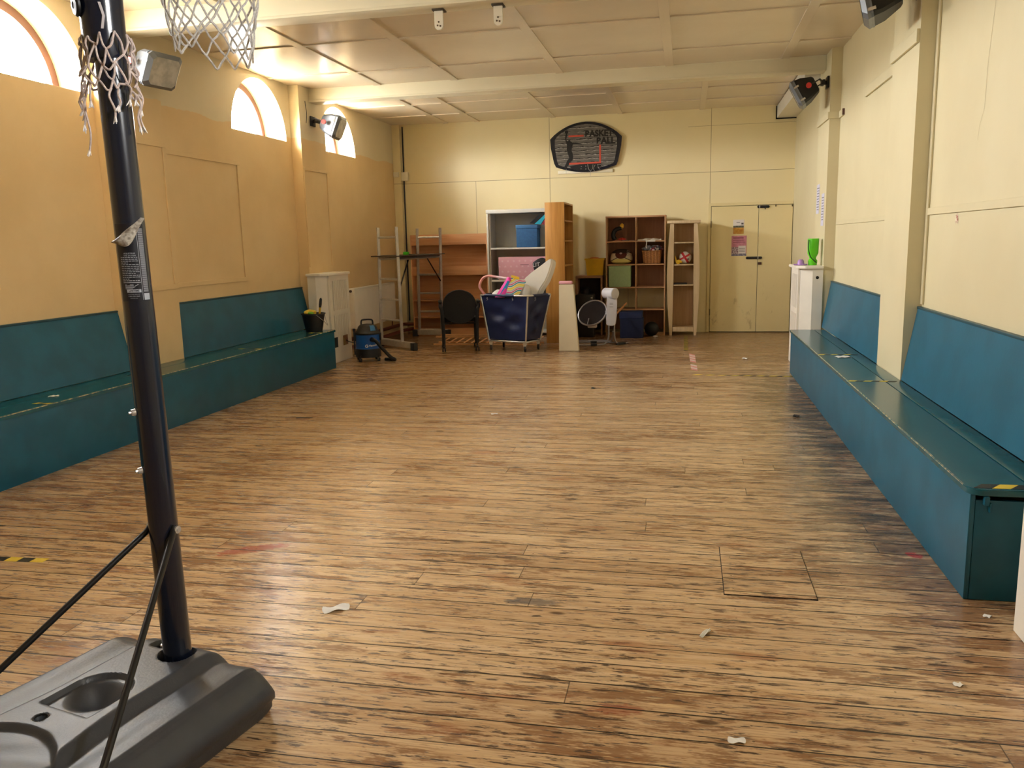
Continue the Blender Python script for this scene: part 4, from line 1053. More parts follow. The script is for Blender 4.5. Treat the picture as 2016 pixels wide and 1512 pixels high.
# ------------------------------------------------------------------ navy laundry cart on wheels
def cart():
    T = [Vector(p) for p in ((-2.81, 11.09, .765), (-2.06, 10.80, .765), (-1.80, 11.16, .765), (-2.56, 11.47, .765))]
    B = [Vector(p) for p in ((-2.70, 11.08, .135), (-2.11, 10.86, .135), (-1.955, 11.17, .135), (-2.56, 11.38, .135))]
    t = thing('laundry_cart', 'navy canvas laundry cart in a chrome tube frame on castors', 'cart', (-2.34, 11.1, 0))
    def loop(P, r): 
        out = []
        for i in range(4):
            a, p, q = P[i-1], P[i], P[(i+1) % 4]
            out += [p+(a-p).normalized()*r, p+((a-p).normalized()+(q-p).normalized())*r*.3, p+(q-p).normalized()*r]
        return out
    b = MB(); b.tube(loop(T, .05), .0125, 10, closed=True); build('top_rail', b, M_chrome, t)
    b = MB(); b.tube(loop(B, .05), .0125, 10, closed=True); build('bottom_rail', b, M_chrome, t)
    for i in range(4):
        b = MB(); c0 = sum(T, Vector())/4; c1 = sum(B, Vector())/4
        b.tube([T[i]+(c0-T[i]).normalized()*.02, B[i]+(c1-B[i]).normalized()*.02], .0125, 10); build('corner_post', b, M_chrome, t)
    M_canvas = pm('navy_canvas', (30, 42, 84), .42, var=.08, vscale=9)
    # bag: four walls that sag and crease, an open top and a floor
    c0 = sum(T, Vector())/4; c1 = sum(B, Vector())/4
    def corner(i, v):
        p = T[i].lerp(B[i], v); c = c0.lerp(c1, v); return c+(p-c)*(.955 if v > .02 else .975)+Vector((0, 0, -.012+.035*v))
    b = MB(); nv, ns = 22, 20; R = []
    rr = random.Random(4)
    for j in range(nv+1):
        v = j/nv; row = []
        for i in range(4):
            a, q = corner(i, v), corner((i+1) % 4, v); nrm = (q-a).cross(Vector((0, 0, 1))).normalized(); c = c0.lerp(c1, v)
            if nrm.dot((a+q)/2-c) < 0: nrm = -nrm
            for k in range(ns):
                u = k/ns; w = math.sin(PI*u)*math.sin(PI*min(1, v+.02))
                cr = .014*math.sin(7*v+9*u)+.016*math.sin(13*(v-.45*u)+1.0)+.010*(1-abs(math.sin(9*(v+.35*u)+i)))*2
                pinch = -.02*math.exp(-((u-.5)**2/.01+(v-.22)**2/.006))
                row.append(a.lerp(q, u)+nrm*w*(cr+pinch-.022))
        R.append(row)
    inner = []
    b.rings(R, cap=False); b.face([b.bm.verts.new(p) for p in R[-1]]); bmesh.ops.remove_doubles(b.bm, verts=b.bm.verts[:], dist=1e-5)
    build('canvas_bag', b, M_canvas, t, ang=60)
    for i in range(4):
        a, q = T[i], T[(i+1) % 4]; n = 3 if i % 2 == 0 else 2
        P = [a.lerp(q, (.12 if n == 3 else .2)), a.lerp(q, (.72 if n == 3 else .8))]
        b = MB(); b.tube(P, .0185, 10); build('rim_sleeve', b, M_canvas, t)
    for i in (0, 1):
        a, q = T[i], T[(i+1) % 4]; nrm = (q-a).cross(Vector((0, 0, 1))).normalized()
        if nrm.dot((a+q)/2-c0) < 0: nrm = -nrm
        for u in ((.16, .68) if i == 0 else (.3,)):
            b = MB(); p = a.lerp(q, u)-nrm*.006
            b.tube(smoothpath([p+Vector((-.009, 0, -.024)), p+Vector((.009, 0, -.034)), p+Vector((-.009, 0, -.044)), p+Vector((.009, 0, -.054)), p+Vector((-.009, 0, -.07))], 3), .0032, 5)
            build('lacing', b, pm('pale_cord', (190, 190, 196), .8), t)
    for i in range(4):
        p = B[i]+(c1-B[i])*.12; b = MB()
        b.prism([p+Vector((-.03, .012, -.012)), p+Vector((.03, .012, -.012)), p+Vector((.012, .012, -.095)), p+Vector((-.012, .012, -.095))], (0, -.026, 0))
        fk = build('castor_fork', b, M_chrome, t)
        b = MB(); b.tube([(p.x-.012, p.y-.0, .040), (p.x+.012, p.y-.0, .040)], .039, 20); build('castor_wheel', b, M_black, fk)
    b = MB(); b.face([b.bm.verts.new(p+Vector((0, 0, .004))) for p in [c1+(q-c1)*.97 for q in B]]); bmesh.ops.solidify(b.bm, geom=b.bm.faces[:], thickness=.006); build('base_board', b, M_black, t)
cart()
# things sticking out of the cart
def ironing():
    P = [(-2.20, .70), (-2.20, .90), (-2.187, .985), (-2.08, 1.075), (-1.95, 1.165), (-1.87, 1.225), (-1.835, 1.248), (-1.81, 1.25), (-1.795, 1.232), (-1.80, 1.17), (-1.83, 1.07), (-1.88, .95), (-1.95, .85), (-2.02, .70)]
    b = MB(); b.prism([(x, 11.13+.10*(z-.775), z) for x, z in P], (.055, .075, -.03)); b.bm.normal_update()
    bmesh.ops.bevel(b.bm, geom=b.bm.edges[:], offset=.014, segments=3, affect='EDGES')
    one('padded_board', b, pm('white_cover', (240, 236, 226), .8, var=.02), 'white padded ironing board top sticking up out of the laundry cart', 'ironing board', ang=50)
ironing()
b = blob((-2.14, 11.02, .79), (.08, .05, .12), 12, .2); one('white_sheet', b, pm('white_sheet', (232, 230, 226), .85), 'crumpled white sheet between the striped bag and padded board in the cart', 'sheet')
b = blob((-2.55, 11.24, .76), (.10, .07, .07), 21, .2); one('white_sheet', b, pm('white_sheet', (232, 230, 226), .85), 'white cloth behind the pink handle at the left of the cart', 'cloth')
b = MB(); pts = smoothpath([(-2.70, 11.15, .72), (-2.79, 11.15, .83), (-2.815, 11.16, .90), (-2.77, 11.16, .99), (-2.69, 11.16, 1.025), (-2.60, 11.15, 1.015), (-2.39, 11.09, .985)], 8)
M_pinkfade = NT('pink_handle'); xx = M_pinkfade.xyz(M_pinkfade.pos())[0]
M_pinkfade.l(M_pinkfade.mix(M_pinkfade.ss(xx, -.06, .12), lin((238, 166, 160)), lin((226, 200, 206))), M_pinkfade.b.inputs['Base Color']); M_pinkfade.b.inputs['Roughness'].default_value = .4
b.tube(pts, .017, 12); one('toy_handle', b, M_pinkfade.m, 'bent pink tube handle of a toy pushchair in the laundry cart', 'handle')
def stripy():
    m = NT('striped_bag_cloth'); p = m.pos(); x, y, z = m.xyz(p)
    w = m.math('ADD', z, m.math('ADD', m.math('MULTIPLY', m.math('SINE', m.math('MULTIPLY', x, 34)), .012), m.math('MULTIPLY', x, -.25)))
    f = m.math('FRACT', m.math('DIVIDE', w, .105))
    c = m.n('ValToRGB'); m.l(f, c.inputs[0]); c.color_ramp.interpolation = 'CONSTANT'
    cols = [(0, (230, 206, 84)), (.2, (240, 236, 220)), (.28, (70, 150, 172)), (.45, (240, 236, 220)), (.52, (214, 60, 120)), (.66, (240, 236, 220)), (.72, (190, 180, 200)), (.86, (232, 226, 130))]
    e = c.color_ramp.elements
    while len(e) < len(cols): e.new(.5)
    for i, (q, k) in enumerate(cols): e[i].position = q; e[i].color = lin(k)
    m.l(c.outputs[0], m.b.inputs['Base Color']); m.b.inputs['Roughness'].default_value = .7
    t = thing('striped_bag', 'bright toy bag with wavy stripes and a pink side standing in the cart', 'bag', (-2.37, 11.0, .745))
    F0, F1, F2, F3 = Vector((-2.42, 10.965, .74)), Vector((-2.235, 10.955, .74)), Vector((-2.12, 11.0, .955)), Vector((-2.325, 11.0, 1.0))
    def fr(u, v): p = F0.lerp(F1, u).lerp(F3.lerp(F2, u), v); return p+Vector((0, -.012*math.sin(PI*u)*math.sin(PI*v), 0))
    b = MB(); b.sheet(fr, 10, 10, .012); build('striped_front', b, m.m, t)
    b = MB(); b.sheet(lambda u, v: Vector((-2.555, 10.985, .74)).lerp(F0-Vector((.003, 0, 0)), u).lerp(Vector((-2.375, 11.02, 1.01)).lerp(F3-Vector((.003, 0, 0)), u), v)+Vector((0, -.01*math.sin(PI*u), 0)), 6, 8, .012); sd = build('pink_side', b, pm('hot_pink', (236, 60, 168), .6), t); sd['label'] = 'hot pink side panel'
    b = MB(); b.sheet(lambda u, v: Vector((-2.51+.075*u, 10.962, .742)).lerp(Vector((-2.375+.03*u, 10.983, .965)), v), 3, 6, .006); o = build('blue_stripe', b, pm('sky_blue', (32, 158, 214), .6), sd)
    b = MB(); b.sheet(lambda u, v: Vector((-2.325+.11*u, 10.992-.0*u, .975+.03*(1-u)+.035*v)), 6, 3, .01); o = build('yellow_flap', b, pm('yellow_cloth2', (246, 210, 60), .6), t)
    b = MB(); b.tube([(-2.36, 10.985, 1.005), (-2.345, 10.98, .955)], .016, 8); build('pink_clip', b, pm('hot_pink', (236, 60, 168), .6), t)
stripy()
# black sports bag with pale letters in front of the pink box
t = thing('sports_bag', 'black bag with pale letters in front of the pink star box', 'bag', (-2.22, 12.60, .7))
b = blob((-2.265, 12.945, 1.10), (.125, .03, .115), 31, .22); build('bag_body', b, pm('black_nylon', (26, 27, 33), .55), t)
b = MB(); b.box(-2.385, -2.14, 12.918, 12.974, .887, 1.02, .02); build('bag_base', b, pm('black_nylon2', (40, 34, 42), .55), t)
b = MB(); add_text(b, 'LIT', .085, lambda x, y, z: Vector((-2.325+x, 12.908-z, 1.115+y+.15*x)), extrude=.001); build('lettering', b, pm('white_print', (240, 240, 240), .5), t, smooth=False)

# ------------------------------------------------------------------ wooden slats lying behind the chair and cart
def slats():
    M_sl = wood('pine_slat', (232, 186, 136), (204, 152, 104), 'x', .5)
    t = thing('slatted_base', 'low slatted pine frame on the floor behind the chair and cart', 'frame', (-2.8, 11.75, 0))
    for y in (11.60, 11.86):
        b = MB(); b.box(-3.66, -2.04, y-.012, y+.012, .001, .024, .003); build('lower_rail', b, M_sl, t)
        b = MB(); b.box(-3.62, -2.1, y-.012, y+.012, .112, .136, .003); build('upper_rail', b, M_sl, t)
    for k in range(13):
        b = MB(); x = -3.55+.115*k; b.tube([(x, 11.625, .03), (x+.12, 11.835, .106)], .022, 4, flat=.3); build('slat', b, M_sl, t)
slats()

# ------------------------------------------------------------------ cream tapered panel with the pink block on top
b = MB(); P = [(-1.687, 11.0, .001), (-1.418, 11.0, .001), (-1.489, 11.04, .90), (-1.682, 11.04, .90)]
b.prism(P, (0, .10, 0)); bmesh.ops.bevel(b.bm, geom=b.bm.edges[:], offset=.004, segments=2, affect='EDGES')
one('tapered_panel', b, pm('cream_laminate', (232, 222, 196), .4, var=.02), 'cream tapered panel standing on the floor right of the laundry cart', 'panel')
b = MB(); b.box(-1.685, -1.505, 11.045, 11.13, .905, .945, .012); one('pink_block', b, pm('pale_pink', (240, 176, 190), .5), 'pale pink block resting on the tapered cream panel', 'block')

# ------------------------------------------------------------------ grey baby swing
def swing():
    c = Vector((-1.03, 11.62, 0)); t = thing('baby_swing', 'grey baby swing with an oval seat ring and chrome tube feet', 'baby swing', c)
    M_sw = pm('pale_grey_plastic', (206, 204, 208), .35, var=.02); M_tube = pm('grey_tube', (150, 146, 146), .35, .6); M_seat = pm('swing_fabric', (44, 37, 35), .9, spec=.2)
    b = MB()
    rot_ = Matrix.Rotation(.55, 3, 'Z')
    P = []
    for x, z in ((-.07, .30), (-.04, .285), (.0, .28), (.04, .285), (.062, .30), (.075, .42), (.082, .62), (.084, .72), (-.05, .72), (-.062, .62)): P.append(c+Vector((x+(.0), -.03, z)))
    b.prism(P, (0, .075, 0)); bmesh.ops.bevel(b.bm, geom=b.bm.edges[:], offset=.01, segments=2, affect='EDGES'); tw = build('motor_tower', b, M_sw, t)
    b = MB(); d = Vector((.72, -.69, 0)).normalized(); q = c+Vector((.0, .02, .735))
    b.tube([q-d*.135, q-d*.125, q+d*.075, q+d*.085], [.055, .075, .078, .07], 24); hd = build('motor_head', b, M_sw, t)
    for z in (.60, .585, .55):
        b = MB(); b.box(c.x-.02, c.x+.03, c.y-.034, c.y-.029, z, z+.004); build('groove', b, pm('groove_grey', (120, 118, 122), .6), tw)
    # seat ring, sling and hanger
    rc = Vector((-1.30, 11.66, .46)); b = MB()
    ring = []
    for k in range(32):
        a = 2*PI*k/32; ring.append(rc+Vector((.20*math.cos(a), .10*math.sin(a)+.0, .165*math.sin(a)+.03*math.cos(a))))
    b.tube(ring, .0125, 10, closed=True); build('seat_ring', b, M_tube, t)
    b = MB(); R = []
    for j in range(8):
        v = j/7; s = math.cos(v*PI/2)*.97; dep = math.sin(v*PI/2)*.16
        R.append([rc+Vector((.20*math.cos(a)*s, .10*math.sin(a)*s+dep, .165*math.sin(a)*s+.03*math.cos(a)*s-dep*.5)) for a in [2*PI*k/32 for k in range(32)]])
    b.rings(R); build('seat_sling', b, M_seat, t)
    b = MB(); b.obox((-1.30, 11.64, .275), (.13, .06, .045), Matrix.Identity(3), .01); build('control_box', b, M_sw, t)
    b = MB(); b.tube([rc+Vector((-.06, -.1, -.15)), rc+Vector((-.045, -.06, -.07))], .007, 6); build('strap_hook', b, M_tube, t)
    b = MB(); b.tube(smoothpath([rc+Vector((.18, 0, .02)), c+Vector((-.06, .05, .50)), c+Vector((-.02, .07, .68))], 5), .012, 8); build('swing_arm', b, M_tube, t)
    for P in ([(c.x-.035, c.y+.01, .31), (c.x-.04, c.y, .12), (c.x-.075, c.y-.02, .04), (c.x-.16, c.y-.06, .018), (c.x-.50, c.y-.11, .018)],
              [(c.x+.045, c.y+.01, .31), (c.x+.045, c.y, .13), (c.x+.07, c.y+.02, .045), (c.x+.13, c.y+.06, .018), (c.x+.22, c.y+.18, .018)],
              [(c.x+.02, c.y+.04, .20), (c.x-.02, c.y+.2, .04), (c.x-.16, c.y+.34, .03), (c.x-.52, c.y+.40, .018)],
              [(c.x+.14, c.y+.16, .018), (c.x-.2, c.y+.24, .02), (c.x-.5, c.y+.2, .018)]):
        b = MB(); b.tube(smoothpath(P, 6), .0125, 10); build('leg_tube', b, M_tube, t)
    for p, L, a in (((c.x-.24, c.y-.075, .02), .09, .2), ((c.x+.13, c.y+.075, .02), .16, .8), ((c.x-.28, c.y+.245, .02), .10, 0)):
        b = MB(); Mz = Matrix.Rotation(a, 3, 'Z'); b.obox(p, (L, .045, .036), Mz, .010); build('rubber_foot', b, M_rubber, t)
swing()

# ------------------------------------------------------------------ small desk with crate, dark bags underneath
M_brown = wood('brown_laminate', (180, 136, 102), (152, 110, 80), 'x', .45)
def desk():
    x0, x1, y0, y1, zt = -1.70, -1.285, 12.90, 13.31, .935
    t = thing('small_desk', 'small brown desk right of the oak bookcase with a yellow crate on top', 'desk', ((x0+x1)/2, (y0+y1)/2, 0))
    b = MB(); b.box(x0, x1, y0, y1, zt-.04, zt, .003); build('desk_top', b, M_brown, t)
    for xa in (x0, x1-.025):
        b = MB(); b.box(xa, xa+.025, y0+.01, y1, .001, zt-.041, .002); build('side_panel', b, M_brown, t)
    b = MB(); b.box(x0+.026, x1-.026, y1-.02, y1, .05, zt-.041); build('back_panel', b, pm('dark_back_panel', (60, 48, 40), .7), t)
desk()
def crate():
    x0, x1, y0, y1, z0, z1 = -1.545, -1.255, 12.905, 13.25, .9365, 1.195
    t = thing('crate', 'yellow plastic crate on the small brown desk', 'crate', ((x0+x1)/2, (y0+y1)/2, z0))
    b = MB(); e = .022
    O_ = [[(x0+e, y0+e, z0), (x1-e, y0+e, z0), (x1-e, y1-e, z0), (x0+e, y1-e, z0)], [(x0, y0, z1), (x1, y0, z1), (x1, y1, z1), (x0, y1, z1)], [(x0+.008, y0+.008, z1), (x1-.008, y0+.008, z1), (x1-.008, y1-.008, z1), (x0+.008, y1-.008, z1)], [(x0+e+.006, y0+e+.006, z0+.008), (x1-e-.006, y0+e+.006, z0+.008), (x1-e-.006, y1-e-.006, z0+.008), (x0+e+.006, y1-e-.006, z0+.008)]]
    b.rings([[Vector(p) for p in r] for r in O_]); build('crate_body', b, pm('crate_yellow', (226, 180, 30), .4), t)
    b = MB()
    for (xa, xb, ya, yb) in ((x0-.012, x1+.012, y0-.012, y0+.006), (x0-.012, x1+.012, y1-.006, y1+.012), (x0-.012, x0+.006, y0+.0065, y1-.0065), (x1-.006, x1+.012, y0+.0065, y1-.0065)): b.box(xa, xb, ya, yb, z1-.02, z1+.004, .003)
    r = build('crate_rim', b, pm('crate_yellow', (226, 180, 30), .4), t)
crate()
b = blob((-1.42, 13.05, 1.18), (.11, .1, .035), 5, .2); one('orange_cloth', b, pm('orange_cloth', (214, 112, 48), .85), 'orange cloth showing above the rim of the yellow crate', 'cloth')
b = blob((-1.56, 13.10, .60), (.09, .13, .16), 8, .15); one('dark_bag', b, pm('black_nylon', (26, 27, 33), .55), 'rounded black bag heaped under the small desk', 'bag')
t = thing('black_case', 'upright black case with a metal catch under the small desk', 'case', (-1.44, 12.80, .001))
b = MB(); b.box(-1.67, -1.385, 12.60, 12.86, .001, .66, .02); build('case_body', b, M_black, t)
b = MB(); b.box(-1.43, -1.40, 12.592, 12.5995, .60, .62, .003); build('catch', b, M_chrome, t)

# ------------------------------------------------------------------ brown cube shelf unit
M_unit = wood('unit_edge', (212, 168, 126), (186, 140, 100), 'x', .45); M_unitv = wood('unit_upright', (212, 168, 126), (186, 140, 100), 'z', .45); M_unitb = wood('unit_back', (172, 126, 96), (148, 104, 76), 'z', .55)
def unit():
    x0, x1, y0, y1, zt = -1.222, -.312, 12.868, 13.25, 1.83; th = .02; xm = -.762
    t = thing('cube_shelf', 'brown cube shelf unit with two columns against the back wall', 'shelf unit', ((x0+x1)/2, (y0+y1)/2, 0))
    for xa in (x0, x1-th):
        b = MB(); b.box(xa, xa+th, y0, y1, .001, zt-th, .002); build('side_panel', b, M_unitv, t)
    b = MB(); b.box(x0-.003, x1+.003, y0-.004, y1, zt-th+.0005, zt+.006, .002); build('top_panel', b, M_unit, t)
    zs = [1.455, 1.103, .753, .41]
    for z in zs:
        for xa, xb in ((x0+th+.0005, xm-.0085), (xm+.0085, x1-th-.0005)):
            b = MB(); b.box(xa, xb, y0+.003, y1-.012, z-.018, z, .0015); build('shelf_board', b, M_unit, t)
    b = MB(); b.box(xm-.008, xm+.008, y0+.004, y1-.012, zs[-1]-.018, zt-th, .0015); build('divider', b, M_unitv, t)
    for k, (za, zb) in enumerate(((1.4555, zt-th), (1.1035, 1.437), (.7535, 1.085))):
        for xa, xb in ((x0+th, xm-.0085), (xm+.0085, x1-th)):
            b = MB(); b.box(xa, xb, y1-.008, y1, za, zb); build('back_panel', b, M_unitb, t)
    b = MB(); b.box(x0+th, x1-th, y1-.008, y1, .06, .391); build('back_panel', b, M_unitb, t)
    b = MB(); b.box(x0+th, x1-th, y0+.05, y0+.066, .001, .05); build('plinth', b, M_unit, t)
unit()
Y0 = 12.868
# top left: bent black toy with a yellow top, red and pale bits beside it
t = thing('bent_toy', 'bent black toy with a yellow tip in the top left cube', 'toy', (-1.07, 13.0, 1.456))
b = MB(); b.tube(smoothpath([(-1.085, 13.0, 1.478), (-1.115, 13.0, 1.52), (-1.115, 13.0, 1.575), (-1.085, 13.0, 1.625), (-1.035, 13.0, 1.648), (-.99, 13.0, 1.655)], 5), [.034]*18+[.031]*8, 12); build('toy_body', b, M_black, t)
b = blob((-.985, 13.0, 1.685), (.034, .03, .036), 6, .25); build('toy_tip', b, pm('toy_yellow', (224, 176, 50), .6), t)
b = blob((-.975, 12.96, 1.482), (.055, .05, .026), 14, .4); one('red_toy', b, pm('toy_red', (196, 62, 48), .55), 'small red toy at the foot of the bent black toy', 'toy')
for k, (x, y, rz, c, lb) in enumerate(((-1.06, 12.91, .2, (206, 150, 120), 'orange and pale thin book lying left in the top left cube'), (-.92, 12.92, -.1, (150, 152, 150), 'grey thin book lying at the middle of the top left cube'), (-.855, 12.93, .3, (196, 160, 146), 'pinkish thin booklet lying right in the top left cube'))):
    b = MB(); b.obox((x, y+.03, 1.4565+.006), (.12, .09, .011), Matrix.Rotation(rz, 3, 'Z'), .001); one('booklet', b, pm('booklet_%d' % k, c, .6), lb, 'book', group='booklets in the top left cube')
# cushion with a plain patterned face
def cushion():
    m = NT('patterned_cushion'); p = m.pos(); x, y, z = m.xyz(p)
    r = m.math('SQRT', m.math('ADD', m.math('POWER', m.math('MULTIPLY', x, 1.0), 2), m.math('POWER', m.math('MULTIPLY', m.math('SUBTRACT', z, .150), 1.35), 2)))
    c = m.mix(m.math('GREATER_THAN', z, .028), lin((168, 150, 86)), lin((214, 200, 120)))
    c = m.mix(m.math('GREATER_THAN', m.math('ADD', z, m.math('MULTIPLY', m.math('MULTIPLY', x, x), 1.4)), .085), c, lin((210, 196, 170)))
    c = m.mix(m.math('LESS_THAN', m.math('ABSOLUTE', m.math('SUBTRACT', m.math('ADD', z, m.math('MULTIPLY', m.math('ABSOLUTE', x), .5)), .128)), .006), c, lin((50, 44, 30)))
    c = m.mix(m.math('LESS_THAN', r, .09), c, lin((96, 42, 34)))
    c = m.mix(m.math('GREATER_THAN', z, .165), c, lin((66, 46, 40)))
    st = m.math('LESS_THAN', m.math('FRACT', m.math('MULTIPLY', m.math('ADD', z, m.math('MULTIPLY', x, .4)), 42)), .4)
    c = m.mix(m.math('MULTIPLY', m.math('MULTIPLY', m.math('GREATER_THAN', x, .085), m.math('GREATER_THAN', z, .12)), st), c, lin((176, 160, 146)))
    e = m.math('LESS_THAN', m.math('SQRT', m.math('ADD', m.math('POWER', m.math('ADD', x, .004), 2), m.math('POWER', m.math('MULTIPLY', m.math('SUBTRACT', z, .165), 1.6), 2))), .022)
    c = m.mix(e, c, lin((206, 180, 170)))
    m.l(c, m.b.inputs['Base Color']); m.b.inputs['Roughness'].default_value = .85
    b = MB(); b.ell((0, 0, 0), (1, 1, 1), 28, 20)
    for v in b.bm.verts:
        p = v.co.copy(); x = math.copysign(abs(p.x)**.7, p.x); zz = math.copysign(abs(p.z)**.75, p.z); yy = p.y
        lean = .10*(zz+1)/2
        v.co = Vector((-.995+x*(.19-.045*(zz+1)/2), 12.99+yy*(.10-.02*zz)+lean, 1.1045+.115+zz*.115))
    one('cushion', b, m.m, 'brown and pale yellow patterned cushion in the second left cube', 'cushion', ang=70)
cushion()
# white cloth over the shelf edge, wicker basket with clothes
t = thing('white_cloth', 'white crumpled cloth on the shelf above the wicker basket', 'cloth', (-.55, 12.9, 1.456))
b = MB()
def cl(u, v):
    x = -.735+.355*u; y = 13.0-.15*v; z = 1.462+.028*abs(math.sin(u*9+v*2))*(.4+.6*math.sin(PI*u))+.012*math.sin(17*u+5*v)*math.sin(PI*v)
    if v > .86: y = 12.859-.006*math.sin(u*12); z = 1.466-(v-.86)*(.20*(1 if .35 < u < .75 else .3))-.0
    return Vector((x, y, max(z, 1.459 if v < .86 else 1.3)))
b.sheet(cl, 34, 16, .005); build('cloth_body', b, pm('off_white_cloth', (226, 222, 214), .85), t)
b = MB(); b.tube(smoothpath([(-.60, 12.855, 1.468), (-.597, 12.848, 1.42), (-.605, 12.85, 1.37), (-.60, 12.86, 1.345)], 5), .006, 6); build('hanging_strap', b, pm('off_white_cloth', (226, 222, 214), .85), t)
def basket():
    m = NT('wicker'); p = m.pos(); x, y, z = m.xyz(p)
    a = m.math('MULTIPLY', m.math('ADD', x, y), 105); s1 = m.math('SINE', a); s2 = m.math('SINE', m.math('MULTIPLY', z, 420)); w = m.math('MULTIPLY', s1, s2)
    big = m.ss(m.math('SINE', m.math('MULTIPLY', x, 120)), -.6, .8)
    c = m.mix(m.ss(w, -.7, .5), lin((150, 92, 46)), lin((214, 154, 92))); c = m.mix(m.math('MULTIPLY', m.math('SUBTRACT', 1, big), .45), c, lin((120, 70, 36)))
    m.l(c, m.b.inputs['Base Color']); m.b.inputs['Roughness'].default_value = .55; m.bump(m.math('ADD', w, m.math('MULTIPLY', big, 1.5)), .7, .006)
    cx, cy, z0 = -.522, 13.02, 1.104
    t = thing('wicker_basket', 'wicker basket full of clothes in the second right cube', 'basket', (cx, cy, z0))
    def ring(w, d, z, n=48): return [Vector((cx+w*math.copysign(abs(math.cos(a))**.45, math.cos(a)), cy+d*math.copysign(abs(math.sin(a))**.45, math.sin(a)), z)) for a in [2*PI*k/n for k in range(n)]]
    b = MB(); b.rings([ring(.128, .10, z0), ring(.136, .108, z0+.05), ring(.148, .118, z0+.19), ring(.14, .11, z0+.19), ring(.13, .10, z0+.06), ring(.12, .09, z0+.01)]); build('woven_body', b, m.m, t)
    b = MB(); b.tube(ring(.148, .118, z0+.193, 40), .009, 8, closed=True); build('rim', b, m.m, t)
    b = MB(); b.tube(ring(.130, .102, z0+.012, 40), .008, 8, closed=True); build('base_band', b, m.m, t)
basket()
M_mix = NT('mixed_clothes'); _n = M_mix.n('TexVoronoi'); M_mix.l(M_mix.pos(), _n.inputs['Vector']); _n.inputs['Scale'].default_value = 26
_r = M_mix.n('ValToRGB'); _r.color_ramp.interpolation = 'CONSTANT'; M_mix.l(M_mix.xyz(_n.outputs['Color'])[0], _r.inputs[0])
_e = _r.color_ramp.elements
for _q, _c in ((0, (60, 58, 62)), (.3, (196, 196, 202)), (.5, (34, 36, 50)), (.65, (216, 212, 214)), (.85, (132, 46, 54))):
    if _q == 0: _e[0].color = lin(_c)
    else: k = _e.new(_q); k.color = lin(_c)
_e[len(_e)-1].color = lin((132, 46, 54)); M_mix.l(_r.outputs[0], M_mix.b.inputs['Base Color']); M_mix.b.inputs['Roughness'].default_value = .9; M_mix = M_mix.m
b = blob((-.46, 13.0, 1.335), (.10, .085, .05), 17, .5, seg=26); one('clothes', b, M_mix, 'striped light and dark clothes heaped right in the wicker basket', 'clothes')
b = blob((-.59, 13.01, 1.33), (.085, .08, .045), 19, .5, seg=26); one('clothes', b, pm('grey_clothes', (92, 92, 96), .9, vscale=40, rgb2=(150, 150, 154)), 'grey clothes heaped left in the wicker basket', 'clothes')
# green box
t = thing('storage_box', 'pale green fabric box in the third left cube', 'box', (-1.01, 12.99, .754))
b = MB(); b.box(-1.178, -.84, 12.835, 13.14, .7545, 1.075, .010, seg=3); g = build('box_body', b, pm('sage_fabric', (164, 188, 142), .85, var=.04, vscale=30), t)
b = MB(); b.box(-1.181, -.837, 12.832, 13.143, 1.058, 1.079, .006); build('hem', b, pm('sage_fabric', (164, 188, 142), .85, var=.04, vscale=30), t)
# navy box with the lid, black ball, stick
t = thing('storage_box', 'dark navy fabric box with a lid on the floor below the cube shelf', 'box', (-.80, 12.66, 0))
b = MB(); b.box(-.975, -.632, 12.50, 12.82, .001, .295, .008); build('box_body', b, pm('navy_fabric', (30, 38, 72), .85, var=.06, vscale=30), t)
b = MB(); b.box(-.985, -.645, 12.492, 12.83, .2955, .395, .008); build('lid', b, pm('navy_lid', (38, 50, 92), .8), t)
b = MB(); b.ell((-.512, 12.80, .112), (.11, .11, .111), 28, 18); one('ball', b, pm('black_ball', (20, 20, 22), .55), 'plain black ball on the floor beside the navy box', 'ball')
b = MB(); b.tube([(-1.09, 12.15, .005+.29), (-.99, 12.37, .415), (-.885, 12.60, .525)], .013, 8)
o = one('wooden_stick', b, wood('stick_wood', (210, 150, 96), (180, 120, 70), 'x', .5), 'slanting wooden stick behind the baby swing above the navy box', 'stick')

# ------------------------------------------------------------------ narrow cream shelf with bowed sides
def narrow():
    y0, y1, zt = 12.868, 13.20, 1.745; t = thing('narrow_shelf', 'narrow cream shelf unit with bowed tapering sides left of the door', 'shelf unit', (-.045, 13.03, 0))
    M_cr = wood('limed_wood', (224, 200, 162), (204, 178, 138), 'z', .45); M_crb = wood('limed_back', (206, 172, 132), (188, 152, 114), 'z', .55)
    zs = [0, .25, .5, .75, 1.0, 1.25, 1.5, 1.70]
    lx = [-.243, -.262, -.278, -.287, -.288, -.280, -.262, -.245]; rx_ = [.160, .175, .19, .197, .198, .19, .172, .158]
    inn = .055
    for s, xs in ((1, lx), (-1, rx_)):
        b = MB(); P = [(x, y0, z+.001) for x, z in zip(xs, zs)]+[(x0_, y0, z+.001) for x0_, z in ((( -.190 if s > 0 else .105), 1.70), ((-.192 if s > 0 else .108), .9), ((-.205 if s > 0 else .124), .0))]
        b.prism(P, (0, .04, 0)); b.prism([(p[0], y0+.0405, p[2]) for p in P], (0, y1-y0-.0405, 0)); build('side_frame', b, M_cr, t)
    b = MB(); b.box(-.292, .202, y0-.02, y1, 1.7015, zt, .004); build('top_panel', b, M_cr, t)
    for z in (1.422, 1.09, .782):
        b = MB(); b.box(-.191, .106, y0+.012, y1-.012, z-.02, z, .002); build('shelf_board', b, M_cr, t)
    b = MB(); b.box(-.200, .118, y0+.004, y0+.03, .06, .125, .002); b.box(-.199, .117, y0+.03, y1-.012, .11, .125); build('bottom_rail', b, M_cr, t)
    b = MB(); b.box(-.197, .11, y1-.011, y1-.003, .06, 1.70); build('back_panel', b, M_crb, t)
narrow()
